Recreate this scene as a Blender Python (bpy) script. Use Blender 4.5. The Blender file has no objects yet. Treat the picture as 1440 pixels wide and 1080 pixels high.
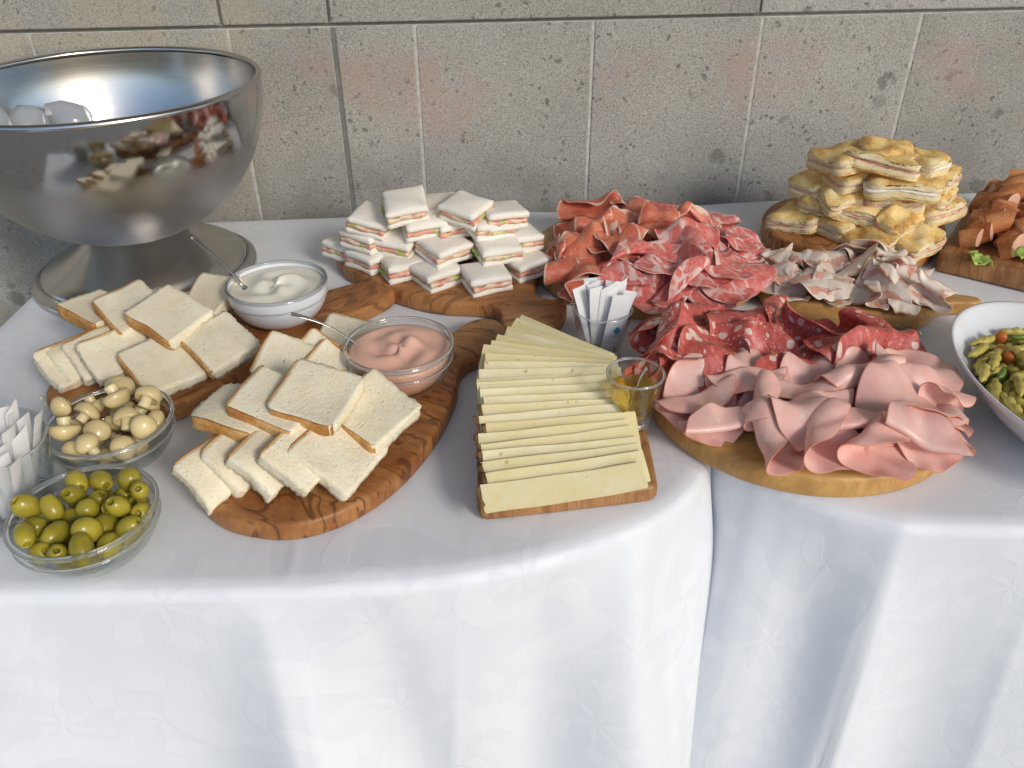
import bpy, math, random
import numpy as np
from mathutils import Matrix, Vector, Euler

R = math.radians
random.seed(7)
rng = np.random.default_rng(11)
scene = bpy.context.scene
col = scene.collection

# ------------------------------------------------------------------ camera
cam_data = bpy.data.cameras.new('camera')
cam_data.sensor_width = 36.0
cam_data.lens = 36.0 * 1170 / 1440
cam_data.clip_start = 0.02
cam_data.clip_end = 400
cam = bpy.data.objects.new('camera', cam_data)
col.objects.link(cam)
cam.matrix_world = (Matrix.Translation((0, 0, 1.28)) @ Matrix.Rotation(R(90 - 33.5), 4, 'X') @ Matrix.Rotation(R(-0.5), 4, 'Z'))
scene.camera = cam

# ------------------------------------------------------------------ sky and sun
SUN_EL, SUN_AZ = R(28), R(142)          # azimuth clockwise from +Y: behind the camera, to the right
world = bpy.data.worlds.new('World')
scene.world = world
world.use_nodes = True
wn = world.node_tree
bg = wn.nodes['Background']
sky = wn.nodes.new('ShaderNodeTexSky')
sky.sky_type = 'NISHITA'
sky.sun_disc = False
sky.sun_elevation = SUN_EL
sky.sun_rotation = SUN_AZ
sky.air_density = 1.0
sky.dust_density = 1.0
wn.links.new(sky.outputs[0], bg.inputs[0])
bg.inputs[1].default_value = 0.15
sd = bpy.data.lights.new('sun', 'SUN')
sd.energy = 1.4
sd.angle = R(14)
sd.color = (1.0, 0.95, 0.88)
sun = bpy.data.objects.new('sun', sd)
col.objects.link(sun)
to_sun = Vector((math.sin(SUN_AZ) * math.cos(SUN_EL), math.cos(SUN_AZ) * math.cos(SUN_EL), math.sin(SUN_EL)))
sun.rotation_euler = to_sun.to_track_quat('Z', 'Y').to_euler()
scene.view_settings.view_transform = 'Standard'
scene.view_settings.look = 'None'
scene.view_settings.gamma = 1.0
scene.view_settings.exposure = 0.15
scene.cycles.max_bounces = 10
scene.cycles.transparent_max_bounces = 24
scene.cycles.use_denoising = True

# ------------------------------------------------------------------ helpers: objects
def link(name, data, parent=None, loc=(0, 0, 0), rot=None):
    o = bpy.data.objects.new(name, data)
    col.objects.link(o)
    if parent is not None:
        o.parent = parent
    if isinstance(rot, Matrix):
        o.matrix_local = Matrix.Translation(loc) @ rot.to_4x4()
    else:
        o.location = loc
        if rot is not None:
            o.rotation_euler = rot
    return o

def tag(o, label=None, cat=None, group=None, kind=None):
    if label: o['label'] = label
    if cat: o['category'] = cat
    if group: o['group'] = group
    if kind: o['kind'] = kind
    return o

def empty(name, loc=(0, 0, 0), rot=None):
    o = link(name, None, None, loc, rot)
    o.empty_display_size = 0.03
    return o

def mk(name, v, f, mat, smooth=True, uv=None):
    me = bpy.data.meshes.new(name)
    me.from_pydata([tuple(map(float, p)) for p in v], [], [tuple(map(int, q)) for q in f])
    me.update()
    if uv is not None:
        lay = me.uv_layers.new(name='UVMap')
        idx = np.empty(len(me.loops), dtype=np.int32)
        me.loops.foreach_get('vertex_index', idx)
        lay.data.foreach_set('uv', np.asarray(uv, dtype=np.float32)[idx].ravel())
    if smooth:
        me.polygons.foreach_set('use_smooth', [True] * len(me.polygons))
    me.materials.append(mat)
    return me

def modifier(o, typ, **kw):
    m = o.modifiers.new(typ.lower(), typ)
    for k, x in kw.items():
        setattr(m, k, x)
    return m

# ------------------------------------------------------------------ helpers: shapes
def lathe(prof, n=48, closed=False):
    v, f = [], []
    for r, z in prof:
        for i in range(n):
            a = 2 * math.pi * i / n
            v.append((r * math.cos(a), r * math.sin(a), z))
    for j in range(len(prof) - 1):
        for i in range(n):
            k = (i + 1) % n
            f.append((j * n + i, j * n + k, (j + 1) * n + k, (j + 1) * n + i))
    return v, f

def smooth_loop(pts, it=3, closed=True):
    p = [np.array(q, float) for q in pts]
    for _ in range(it):
        q = []
        m = len(p)
        for i in range(m if closed else m - 1):
            a, b = p[i], p[(i + 1) % m]
            q += [a * .75 + b * .25, a * .25 + b * .75]
        p = q
    return np.array(p)

def loop_normals(p):
    t = np.roll(p, -1, 0) - np.roll(p, 1, 0)
    n = np.stack([t[:, 1], -t[:, 0]], 1)
    n /= np.linalg.norm(n, axis=1)[:, None] + 1e-9
    area = 0.5 * np.sum(p[:, 0] * np.roll(p[:, 1], -1) - np.roll(p[:, 0], -1) * p[:, 1])
    return n if area > 0 else -n

def slab(pts, h, bev=.004, z0=0.0, under=.004):
    """outline (world or local xy) extruded to a rounded-edge slab"""
    p = np.asarray(pts, float)
    nrm = loop_normals(p)
    rings = [(under, 0), (under * .3, under * .3), (0, under)]
    for a in (0, 30, 60, 90):
        a = R(a)
        rings.append((bev * (1 - math.cos(a)), h - bev + bev * math.sin(a)))
    n = len(p)
    v, f = [], []
    for ins, z in rings:
        q = p - nrm * ins
        v += [(x, y, z0 + z) for x, y in q]
    for j in range(len(rings) - 1):
        for i in range(n):
            k = (i + 1) % n
            f.append((j * n + i, j * n + k, (j + 1) * n + k, (j + 1) * n + i))
    f.append(tuple(range((len(rings) - 1) * n, len(rings) * n)))
    f.append(tuple(reversed(range(n))))
    return v, f

def rbox(sx, sy, sz, b=.003, seg=2):
    """box with rounded edges, centred, as a subdivided cage"""
    def axis(s):
        return [-s / 2, -s / 2 + b, s / 2 - b, s / 2]
    X, Y, Z = axis(sx), axis(sy), axis(sz)
    v, idx, f = [], {}, []
    def vid(i, j, k):
        key = (i, j, k)
        if key not in idx:
            e = sum(c in (0, 3) for c in key)
            p = np.array([X[i], Y[j], Z[k]])
            if e >= 2:
                d = b * (.29 if e == 2 else .42)
                for a, c in enumerate(key):
                    if c == 0: p[a] += d
                    if c == 3: p[a] -= d
            idx[key] = len(v)
            v.append(p)
        return idx[key]
    for i in range(3):
        for j in range(3):
            f.append((vid(i, j, 3), vid(i + 1, j, 3), vid(i + 1, j + 1, 3), vid(i, j + 1, 3)))
            f.append((vid(i, j, 0), vid(i, j + 1, 0), vid(i + 1, j + 1, 0), vid(i + 1, j, 0)))
            f.append((vid(i, 0, j), vid(i + 1, 0, j), vid(i + 1, 0, j + 1), vid(i, 0, j + 1)))
            f.append((vid(i, 3, j), vid(i, 3, j + 1), vid(i + 1, 3, j + 1), vid(i + 1, 3, j)))
            f.append((vid(0, i, j), vid(0, i, j + 1), vid(0, i + 1, j + 1), vid(0, i + 1, j)))
            f.append((vid(3, i, j), vid(3, i + 1, j), vid(3, i + 1, j + 1), vid(3, i, j + 1)))
    return np.array(v), f

def grid_box(sx, sy, sz, nx, ny, nz):
    """closed box whose faces are grids: for things that get dented and bent"""
    v, idx, f = [], {}, []
    def vid(i, j, k):
        key = (i, j, k)
        if key not in idx:
            idx[key] = len(v)
            v.append(((i / nx - .5) * sx, (j / ny - .5) * sy, (k / nz - .5) * sz))
        return idx[key]
    for i in range(nx):
        for j in range(ny):
            f.append((vid(i, j, nz), vid(i + 1, j, nz), vid(i + 1, j + 1, nz), vid(i, j + 1, nz)))
            f.append((vid(i, j, 0), vid(i, j + 1, 0), vid(i + 1, j + 1, 0), vid(i + 1, j, 0)))
    for i in range(nx):
        for k in range(nz):
            f.append((vid(i, 0, k), vid(i + 1, 0, k), vid(i + 1, 0, k + 1), vid(i, 0, k + 1)))
            f.append((vid(i, ny, k), vid(i, ny, k + 1), vid(i + 1, ny, k + 1), vid(i + 1, ny, k)))
    for j in range(ny):
        for k in range(nz):
            f.append((vid(0, j, k), vid(0, j, k + 1), vid(0, j + 1, k + 1), vid(0, j + 1, k)))
            f.append((vid(nx, j, k), vid(nx, j + 1, k), vid(nx, j + 1, k + 1), vid(nx, j, k + 1)))
    return np.array(v, float), f

def tube(path, rad, n=8, cap=True):
    path = [Vector(p) for p in path]
    if not hasattr(rad, '__len__'):
        rad = [rad] * len(path)
    v, f = [], []
    ref = Vector((0, 0, 1))
    for i, p in enumerate(path):
        t = (path[min(i + 1, len(path) - 1)] - path[max(i - 1, 0)]).normalized()
        if abs(t.dot(ref)) > .95: ref = Vector((1, 0, 0))
        a = t.cross(ref).normalized()
        b = a.cross(t).normalized()
        ref = b
        ra, rb = rad[i] if hasattr(rad[i], '__len__') else (rad[i], rad[i])
        for k in range(n):
            w = 2 * math.pi * k / n
            v.append(p + a * (ra * math.cos(w)) + b * (rb * math.sin(w)))
    for i in range(len(path) - 1):
        for k in range(n):
            m = (k + 1) % n
            f.append((i * n + k, i * n + m, (i + 1) * n + m, (i + 1) * n + k))
    if cap:
        f.append(tuple(reversed(range(n))))
        f.append(tuple(range((len(path) - 1) * n, len(path) * n)))
    return v, f

def wob(v, amp, freq, seed):
    """smooth pseudo-noise displacement of a vertex array"""
    g = np.random.default_rng(seed)
    v = np.array(v, float)
    out = v.copy()
    for k in range(5):
        d = g.normal(size=3); d /= np.linalg.norm(d)
        w = g.normal(size=3); w *= freq * (1 + .5 * k) / np.linalg.norm(w)
        out += np.outer(np.sin(v @ w + g.uniform(0, 6.28)), d) * amp / (1 + .4 * k)
    return out

# ------------------------------------------------------------------ helpers: materials
class MB:
    def __init__(self, name):
        self.m = bpy.data.materials.new(name)
        self.m.use_nodes = True
        self.t = self.m.node_tree
        self.b = self.t.nodes['Principled BSDF']
        self.out = self.t.nodes['Material Output']
        self._tc = None
    def n(self, typ, out=0, props=None, **kw):
        nd = self.t.nodes.new(typ)
        for k, x in (props or {}).items():
            setattr(nd, k, x)
        for k, x in kw.items():
            key = int(k[1:]) if k[0] == '_' and k[1:].isdigit() else k.replace('_', ' ')
            self.put(nd.inputs[key], x)
        return nd.outputs[out]
    def put(self, sock, x):
        if isinstance(x, bpy.types.NodeSocket):
            self.t.links.new(x, sock)
        else:
            if sock.type == 'RGBA' and hasattr(x, '__len__') and len(x) == 3:
                x = (*x, 1)
            sock.default_value = x
    def tc(self, which='Object'):
        if self._tc is None:
            self._tc = self.t.nodes.new('ShaderNodeTexCoord')
        return self._tc.outputs[which]
    def rand(self):
        return self.n('ShaderNodeObjectInfo', 'Random')
    def scatter(self, which='Object'):
        """coordinates shifted by each object's own random number, so copies do not repeat"""
        r = self.math('MULTIPLY', self.rand(), 37.0)
        c = self.n('ShaderNodeCombineXYZ', X=r, Y=self.math('MULTIPLY', r, 1.7), Z=self.math('MULTIPLY', r, .6))
        return self.n('ShaderNodeVectorMath', props={'operation': 'ADD'}, _0=self.tc(which), _1=c)
    def noise(self, scale, detail=3, rough=.5, vec=None, dist=0.0, out=0):
        return self.n('ShaderNodeTexNoise', out, Vector=vec if vec is not None else self.tc(), Scale=scale, Detail=detail, Roughness=rough, Distortion=dist)
    def voro(self, scale, vec=None, out=0, rnd=1.0, feat='F1'):
        return self.n('ShaderNodeTexVoronoi', out, props={'feature': feat}, Vector=vec if vec is not None else self.tc(), Scale=scale, Randomness=rnd)
    def ramp(self, fac, *stops):
        nd = self.t.nodes.new('ShaderNodeValToRGB')
        e = nd.color_ramp.elements
        while len(e) < len(stops):
            e.new(.5)
        for el, (p, c) in zip(e, stops):
            el.position = p
            if not hasattr(c, '__len__'): c = (c, c, c)
            el.color = (*c, 1)
        self.put(nd.inputs[0], fac)
        return nd.outputs[0]
    def mix(self, fac, a, b, mode='MIX'):
        nd = self.t.nodes.new('ShaderNodeMix')
        nd.data_type = 'RGBA'
        nd.blend_type = mode
        self.put(nd.inputs[0], fac); self.put(nd.inputs[6], a); self.put(nd.inputs[7], b)
        return nd.outputs[2]
    def math(self, op, a, b=0.0, c=0.0, clamp=False):
        nd = self.t.nodes.new('ShaderNodeMath')
        nd.operation = op
        nd.use_clamp = clamp
        self.put(nd.inputs[0], a); self.put(nd.inputs[1], b)
        if op in ('MULTIPLY_ADD', 'WRAP', 'SMOOTH_MIN'): self.put(nd.inputs[2], c)
        return nd.outputs[0]
    def step(self, x, lo, hi):
        nd = self.t.nodes.new('ShaderNodeMapRange')
        nd.interpolation_type = 'SMOOTHSTEP'
        self.put(nd.inputs[0], x); self.put(nd.inputs[1], lo); self.put(nd.inputs[2], hi)
        return nd.outputs[0]
    def scale(self, vec, s):
        nd = self.t.nodes.new('ShaderNodeMapping')
        self.put(nd.inputs[0], vec)
        nd.inputs['Scale'].default_value = s
        return nd.outputs[0]
    def bump(self, h, strength=.3, dist=.001, normal=None):
        nd = self.t.nodes.new('ShaderNodeBump')
        nd.inputs['Strength'].default_value = strength
        nd.inputs['Distance'].default_value = dist
        self.put(nd.inputs['Height'], h)
        if normal is not None: self.put(nd.inputs['Normal'], normal)
        self.put(self.b.inputs['Normal'], nd.outputs[0])
        return nd.outputs[0]
    def set(self, **kw):
        for k, x in kw.items():
            self.put(self.b.inputs[k.replace('_', ' ')], x)
        return self
    def sss(self, w, scale, rad=(1, .4, .2)):
        self.set(Subsurface_Weight=w, Subsurface_Scale=scale, Subsurface_Radius=rad)
        return self

def mat_cloth():
    k = MB('damask')
    uv = k.tc('UV')
    warp = k.noise(6, 2, .5, uv, 0, 1)
    wv = k.n('ShaderNodeVectorMath', props={'operation': 'MULTIPLY_ADD'}, _0=warp, _1=(.05, .05, 0), _2=uv)
    def medallion(scale, petals, twist, lo, hi):
        v = k.t.nodes.new('ShaderNodeTexVoronoi')
        v.voronoi_dimensions = '2D'
        k.put(v.inputs['Vector'], wv); v.inputs['Scale'].default_value = scale; v.inputs['Randomness'].default_value = .55
        d = k.n('ShaderNodeVectorMath', props={'operation': 'SUBTRACT'}, _0=k.n('ShaderNodeVectorMath', props={'operation': 'SCALE'}, _0=wv, Scale=scale), _1=k.n('ShaderNodeVectorMath', props={'operation': 'SCALE'}, _0=v.outputs['Position'], Scale=scale))
        s = k.t.nodes.new('ShaderNodeSeparateXYZ'); k.put(s.inputs[0], d)
        ang = k.math('ARCTAN2', s.outputs[1], s.outputs[0])
        r = k.n('ShaderNodeVectorMath', 'Value', props={'operation': 'LENGTH'}, _0=d)
        ph = k.math('ADD', k.math('MULTIPLY', ang, petals), k.math('MULTIPLY', r, twist))
        sc = k.math('SINE', ph)
        ring = k.math('SINE', k.math('MULTIPLY', r, 22.0))
        val = k.math('ADD', sc, k.math('MULTIPLY', ring, .6))
        fade = k.step(r, .52, .38)
        return k.math('MULTIPLY', k.step(val, lo, hi), fade)
    a = medallion(4.2, 3.0, 13.0, .1, .5)
    b = medallion(6.5, 6.0, -8.0, .2, .6)
    mask = k.math('MAXIMUM', a, k.math('MULTIPLY', b, .7))
    weave = k.noise(900, 1, .5, uv)
    crease = k.noise(9, 4, .55, k.scale(uv, (1, .5, 1)), 1.2)
    k.set(Base_Color=k.mix(mask, (.765, .785, .82), (.81, .826, .855)), Roughness=k.math('MULTIPLY_ADD', mask, -.22, .72), Sheen_Weight=.25, Sheen_Roughness=.4, Specular_IOR_Level=.4)
    h = k.math('ADD', k.math('MULTIPLY', crease, 1.6), k.math('ADD', k.math('MULTIPLY', mask, .2), k.math('MULTIPLY', weave, .12)))
    k.bump(h, .45, .002)
    return k.m

def mat_stone():
    k = MB('peperino_stone')
    geo = k.n('ShaderNodeNewGeometry', 'Position')
    p = geo
    base = k.ramp(k.noise(5, 5, .6, p), (.3, (.27, .262, .235)), (.7, (.37, .36, .325)))
    base = k.mix(k.math('MULTIPLY_ADD', k.rand(), .75, 0), base, (.44, .43, .40))
    grain = k.noise(420, 3, .7, p)
    base = k.mix(.55, base, k.ramp(grain, (.32, .12), (.5, .5), (.7, .82)), 'OVERLAY')
    pv = k.n('ShaderNodeVectorMath', props={'operation': 'MULTIPLY_ADD'}, _0=k.noise(60, 3, .6, p, 0, 1), _1=(.022, .022, .022), _2=p)
    sz = k.voro(19, pv, 'Color')
    sep = k.t.nodes.new('ShaderNodeSeparateColor'); k.put(sep.inputs[0], sz)
    spot = k.math('MULTIPLY', k.step(k.voro(19, pv), .34, .22), k.step(sep.outputs[0], .74, .80))
    spot = k.math('MULTIPLY', spot, k.step(k.noise(24, 2, .5, p), .42, .55))
    small = k.math('MULTIPLY', k.step(k.voro(75, pv), .32, .18), k.step(k.noise(40, 2, .5, p), .5, .62))
    tiny = k.math('MULTIPLY', k.step(k.voro(260, p), .28, .15), k.step(k.noise(150, 1, .5, p), .52, .6))
    base = k.mix(k.math('MULTIPLY', spot, .6), base, (.115, .11, .10))
    base = k.mix(k.math('MULTIPLY', small, .7), base, (.12, .115, .105))
    base = k.mix(k.math('MULTIPLY', tiny, .75), base, (.07, .065, .06))
    white = k.math('MULTIPLY', k.step(k.voro(130, pv), .16, .08), k.step(k.noise(30, 1, .5, p), .58, .66))
    base = k.mix(k.math('MULTIPLY', white, .6), base, (.6, .59, .55))
    # old wine-coloured blush and ochre weathering
    sx = k.t.nodes.new('ShaderNodeSeparateXYZ'); k.put(sx.inputs[0], p)
    blush = k.math('MULTIPLY', k.step(k.noise(7, 3, .6, p), .46, .72), k.math('MULTIPLY', k.step(sx.outputs[2], .84, .93), k.step(sx.outputs[2], 1.03, .97)))
    base = k.mix(k.math('MULTIPLY', blush, .55), base, (.42, .27, .235))
    ochre = k.math('MULTIPLY', k.step(k.noise(4.5, 4, .6, p), .42, .7), k.step(sx.outputs[0], -.1, -.5))
    base = k.mix(k.math('MULTIPLY', ochre, .5), base, (.45, .37, .235))
    low_shade = k.math('MULTIPLY', k.step(sx.outputs[2], .92, .74), k.step(k.noise(9, 3, .6, p), .3, .7))  # shade low on the wall, put into the stone colour in patches
    base = k.mix(k.math('MULTIPLY', low_shade, .5), base, (.15, .15, .14))
    k.set(Base_Color=base, Roughness=.92, Specular_IOR_Level=.2)
    h = k.math('SUBTRACT', k.math('MULTIPLY', grain, .8), k.math('ADD', k.math('MULTIPLY', tiny, .8), k.math('MULTIPLY', small, .6)))
    k.bump(h, .55, .0022)
    return k.m

def mat_wood(name, light, mid, dark, ring=34, contrast=.5, figure=1.0, stretch=(1, 6, 1), gloss=.42):
    k = MB(name)
    v = k.scale(k.tc(), stretch)
    w = k.noise(5, 3, .55, v, .6)
    line = k.math('SINE', k.math('MULTIPLY', w, ring * figure))
    fine = k.noise(110, 3, .6, k.scale(k.tc(), (stretch[0] * .35, stretch[1] * .9, .5)))
    band = k.step(line, .45, .98)
    tone = k.noise(9, 3, .5, v)
    c = k.mix(k.step(tone, .34, .68), light, mid)
    c = k.mix(k.math('MULTIPLY', band, contrast), c, dark)
    c = k.mix(.35, c, k.ramp(fine, (.3, .25), (.7, .75)), 'OVERLAY')
    blot = k.step(k.noise(14, 2, .5, v, 1.5), .66, .74)
    c = k.mix(k.math('MULTIPLY', blot, contrast * .8), c, dark)
    k.set(Base_Color=c, Roughness=k.math('MULTIPLY_ADD', fine, .2, gloss - .1), Specular_IOR_Level=.35)
    k.bump(k.math('ADD', fine, k.math('MULTIPLY', band, .4)), .18, .0008)
    return k.m

def mat_plain(name, c, rough=.5, spec=.4, metallic=0.0, var=0.0, bump=0.0, bscale=200, sss=0.0, ss=.004):
    k = MB(name)
    if var:
        n = k.noise(bscale * .25, 3, .6, k.scatter())
        lo = tuple(x * (1 - var) for x in c); hi = tuple(min(1, x * (1 + var)) for x in c)
        k.set(Base_Color=k.ramp(n, (.3, lo), (.7, hi)))
    else:
        k.set(Base_Color=c)
    k.set(Roughness=rough, Specular_IOR_Level=spec, Metallic=metallic)
    if bump:
        k.bump(k.noise(bscale, 3, .6, k.scatter()), bump, .001)
    if sss:
        k.sss(sss, ss, (1, .6, .4))
    return k.m

def mat_steel(fog=False):
    k = MB('fogged_steel' if fog else 'polished_steel')
    k.set(Base_Color=(.56, .55, .535), Metallic=1.0)
    swirl = k.noise(55, 3, .5, k.scale(k.tc(), (.15, .15, 6)))
    r = k.math('MULTIPLY_ADD', swirl, .10, .13 if not fog else .05)
    if fog:
        s = k.t.nodes.new('ShaderNodeSeparateXYZ'); k.put(s.inputs[0], k.tc())
        lvl = k.math('MULTIPLY_ADD', k.noise(14, 4, .6), .05, k.math('ADD', s.outputs[2], -.025))
        band = k.step(lvl, .208, .178)
        drops = k.noise(90, 4, .7)
        r = k.math('ADD', r, k.math('MULTIPLY', band, k.math('MULTIPLY_ADD', drops, .2, .26)))
        k.set(Base_Color=k.mix(k.math('MULTIPLY', band, .6), (.56, .55, .535), (.47, .46, .44)))
        k.bump(drops, .06, .0006)
    k.set(Roughness=r)
    return k.m

def mat_glass(name, tint=(.955, .965, .965), ior=1.6, rough=0.0):
    k = MB(name)
    edge = k.math('POWER', k.n('ShaderNodeLayerWeight', 'Facing', Blend=.5), 3.0)
    tr = k.n('ShaderNodeBsdfTransparent', Color=k.mix(edge, (*tint, 1), (.66, .70, .71, 1)))
    gl = k.n('ShaderNodeBsdfGlossy', Color=(1, 1, 1, 1), Roughness=rough + .02)
    back = k.n('ShaderNodeNewGeometry', 'Backfacing')
    fr = k.n('ShaderNodeFresnel', IOR=k.math('MULTIPLY_ADD', back, 1 / ior - ior, ior))
    fr = k.math('ADD', fr, k.math('MULTIPLY', edge, .12), clamp=True)
    mx = k.n('ShaderNodeMixShader', _0=fr, _1=tr, _2=gl)
    k.t.links.new(mx, k.out.inputs[0])
    return k.m

def mat_liquid(name, tint, ior=1.35):
    k = MB(name)
    k.set(Base_Color=tint, Transmission_Weight=.92, Roughness=.03, IOR=ior)
    return k.m

def mat_crumb(name, lo, hi, pores=420, bump=.5):
    k = MB(name)
    v = k.scatter()
    c = k.ramp(k.noise(45, 4, .6, v), (.3, lo), (.7, hi))
    por = k.step(k.voro(pores, v), .38, .12)
    big = k.math('MULTIPLY', k.step(k.voro(pores * .35, v), .26, .1), k.step(k.noise(90, 1, .5, v), .52, .62))
    hole = k.math('MAXIMUM', k.math('MULTIPLY', por, .6), big)
    c = k.mix(k.math('MULTIPLY', hole, .25), c, tuple(x * .62 for x in lo))
    k.set(Base_Color=c, Roughness=.95, Specular_IOR_Level=.15)
    k.sss(.12, .004, (1, .7, .45))
    k.bump(k.math('SUBTRACT', k.math('ADD', k.math('MULTIPLY', k.noise(700, 2, .6, v), .7), k.math('MULTIPLY', k.noise(170, 3, .6, v), 1.1)), hole), bump, .0014)
    return k.m

def mat_crust(name, pale, brown, dark):
    k = MB(name)
    v = k.scatter()
    n = k.noise(28, 4, .6, v)
    c = k.ramp(n, (.34, pale), (.52, brown), (.72, dark))
    c = k.mix(.3, c, k.ramp(k.noise(260, 2, .6, v), (.35, .25), (.65, .75)), 'OVERLAY')
    k.set(Base_Color=c, Roughness=.7, Specular_IOR_Level=.3)
    k.bump(k.noise(300, 3, .6, v), .4, .001)
    return k.m

def meat(name, build, rough=.38, spec=.5, sss=.18):
    """build(k, uv, rim) -> colour, height.  UV is the flat slice, 0..1, its rim at distance .5 from the middle"""
    k = MB(name)
    rr = k.math('MULTIPLY', k.rand(), 23.0)
    off = k.n('ShaderNodeCombineXYZ', X=rr, Y=k.math('MULTIPLY', rr, 1.31), Z=rr)
    uv0 = k.tc('UV')
    uv = k.n('ShaderNodeVectorMath', props={'operation': 'ADD'}, _0=uv0, _1=off)
    ctr = k.n('ShaderNodeVectorMath', props={'operation': 'SUBTRACT'}, _0=uv0, _1=(.5, .5, 0))
    rim = k.n('ShaderNodeVectorMath', 'Value', props={'operation': 'LENGTH'}, _0=ctr)
    c, h = build(k, uv, rim, ctr)
    k.set(Base_Color=c, Specular_IOR_Level=spec)
    k.set(Roughness=k.math('MULTIPLY_ADD', k.noise(12, 2, .5, uv), .25, rough - .12))
    k.sss(sss, .005, (1, .35, .25))
    k.bump(h, .3, .0012)
    return k.m

def b_salami(k, uv, rim, ctr):
    w = k.n('ShaderNodeVectorMath', props={'operation': 'MULTIPLY_ADD'}, _0=k.noise(7, 2, .5, uv, 0, 1), _1=(.07, .07, 0), _2=uv)
    d = k.voro(8.0, w)
    sep = k.t.nodes.new('ShaderNodeSeparateColor'); k.put(sep.inputs[0], k.voro(8.0, w, 'Color'))
    fat = k.math('MULTIPLY', k.step(d, .40, .33), k.step(sep.outputs[0], .42, .46))
    fine = k.math('MULTIPLY', k.step(k.voro(26, w), .38, .24), k.step(k.noise(8, 2, .5, uv), .48, .62))
    fat = k.math('MAXIMUM', fat, k.math('MULTIPLY', fine, .85))
    lean = k.ramp(k.noise(16, 4, .65, uv), (.3, (.44, .055, .045)), (.55, (.58, .12, .095)), (.8, (.70, .24, .18)))
    c = k.mix(fat, lean, (.78, .55, .46))
    c = k.mix(k.math('MULTIPLY', k.step(rim, .478, .495), .6), c, (.45, .15, .09))
    return c, k.math('ADD', k.noise(30, 3, .6, uv), fat)

def b_mortadella(k, uv, rim, ctr):
    base = k.ramp(k.noise(4, 4, .6, uv), (.3, (.82, .42, .355)), (.7, (.89, .56, .475)))
    spk = k.step(k.voro(40, uv), .3, .12)
    base = k.mix(k.math('MULTIPLY', spk, .5), base, (.86, .62, .53))
    fat = k.math('MULTIPLY', k.step(k.voro(6, uv), .26, .2), k.step(k.noise(4, 1, .5, uv), .52, .58))
    c = k.mix(k.math('MULTIPLY', fat, .6), base, (.86, .66, .58))
    c = k.mix(k.step(rim, .482, .497), c, (.62, .24, .15))
    return c, k.math('ADD', k.math('MULTIPLY', k.noise(60, 2, .5, uv), .4), k.math('MULTIPLY', k.noise(5, 2, .5, uv), .8))

def b_prosciutto(k, uv, rim, ctr):
    s = k.t.nodes.new('ShaderNodeSeparateXYZ'); k.put(s.inputs[0], ctr)
    wave = k.math('MULTIPLY_ADD', k.noise(5, 3, .6, uv), .16, -.08)
    edge = k.math('ADD', k.math('MAXIMUM', s.outputs[1], k.math('SUBTRACT', rim, .06)), wave)
    fatrim = k.step(edge, .39, .43)
    streak = k.noise(5, 3, .6, k.scale(uv, (.45, 2.4, 1)), .8)
    vein = k.step(k.math('ABSOLUTE', k.math('SUBTRACT', streak, .5)), .022, .006)
    vein = k.math('MULTIPLY', vein, k.step(k.noise(3, 2, .5, uv), .42, .6))
    lean = k.ramp(k.noise(4, 4, .6, uv), (.28, (.56, .10, .06)), (.55, (.68, .19, .105)), (.78, (.78, .36, .20)))
    c = k.mix(k.math('MULTIPLY', vein, .55), lean, (.78, .5, .38))
    c = k.mix(k.math('MULTIPLY', fatrim, .85), c, (.82, .60, .48))
    return c, k.math('ADD', k.noise(14, 3, .6, k.scale(uv, (.5, 2, 1))), vein)

def b_coppa(k, uv, rim, ctr):
    w = k.n('ShaderNodeVectorMath', props={'operation': 'MULTIPLY_ADD'}, _0=k.noise(4, 3, .6, uv, 0, 1), _1=(.35, .35, 0), _2=uv)
    e = k.voro(2.6, w, 0, 1.0, 'DISTANCE_TO_EDGE')
    m = k.step(e, .085, .03)
    m = k.math('MULTIPLY', m, k.step(k.noise(3.2, 2, .5, uv), .36, .52))
    n2 = k.noise(4, 3, .55, w)
    m2 = k.math('MULTIPLY', k.step(k.math('ABSOLUTE', k.math('SUBTRACT', n2, .5)), .018, .005), .4)
    m = k.math('MAXIMUM', m, m2)
    lean = k.ramp(k.noise(9, 4, .6, uv), (.3, (.58, .085, .075)), (.55, (.71, .19, .16)), (.8, (.80, .40, .33)))
    c = k.mix(k.math('MULTIPLY', m, .88), lean, (.80, .57, .50))
    c = k.mix(k.math('MULTIPLY', k.step(rim, .47, .495), k.math('MULTIPLY', k.step(k.noise(2.5, 1, .5, uv), .45, .6), .7)), c, (.80, .52, .43))
    return c, k.math('ADD', k.noise(16, 3, .6, uv), k.math('MULTIPLY', m, .6))

def b_pancetta(k, uv, rim, ctr):
    s = k.t.nodes.new('ShaderNodeSeparateXYZ'); k.put(s.inputs[0], ctr)
    y = k.math('ADD', s.outputs[1], k.math('MULTIPLY_ADD', k.noise(3.5, 3, .6, uv), .34, -.17))
    st = k.math('SINE', k.math('MULTIPLY', y, 15.0))
    m = k.step(st, .30, .72)
    m = k.math('MULTIPLY', m, k.step(k.noise(3, 2, .5, uv), .34, .52))
    fatc = k.ramp(k.noise(5, 3, .5, uv), (.3, (.82, .63, .51)), (.7, (.88, .76, .65)))
    c = k.mix(k.math('MULTIPLY', m, .85), fatc, k.ramp(k.noise(12, 3, .6, uv), (.3, (.62, .22, .14)), (.7, (.74, .37, .27))))
    c = k.mix(k.step(s.outputs[1], .45, .475), c, (.45, .24, .11))
    return c, k.math('ADD', k.noise(14, 3, .6, uv), m)

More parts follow.
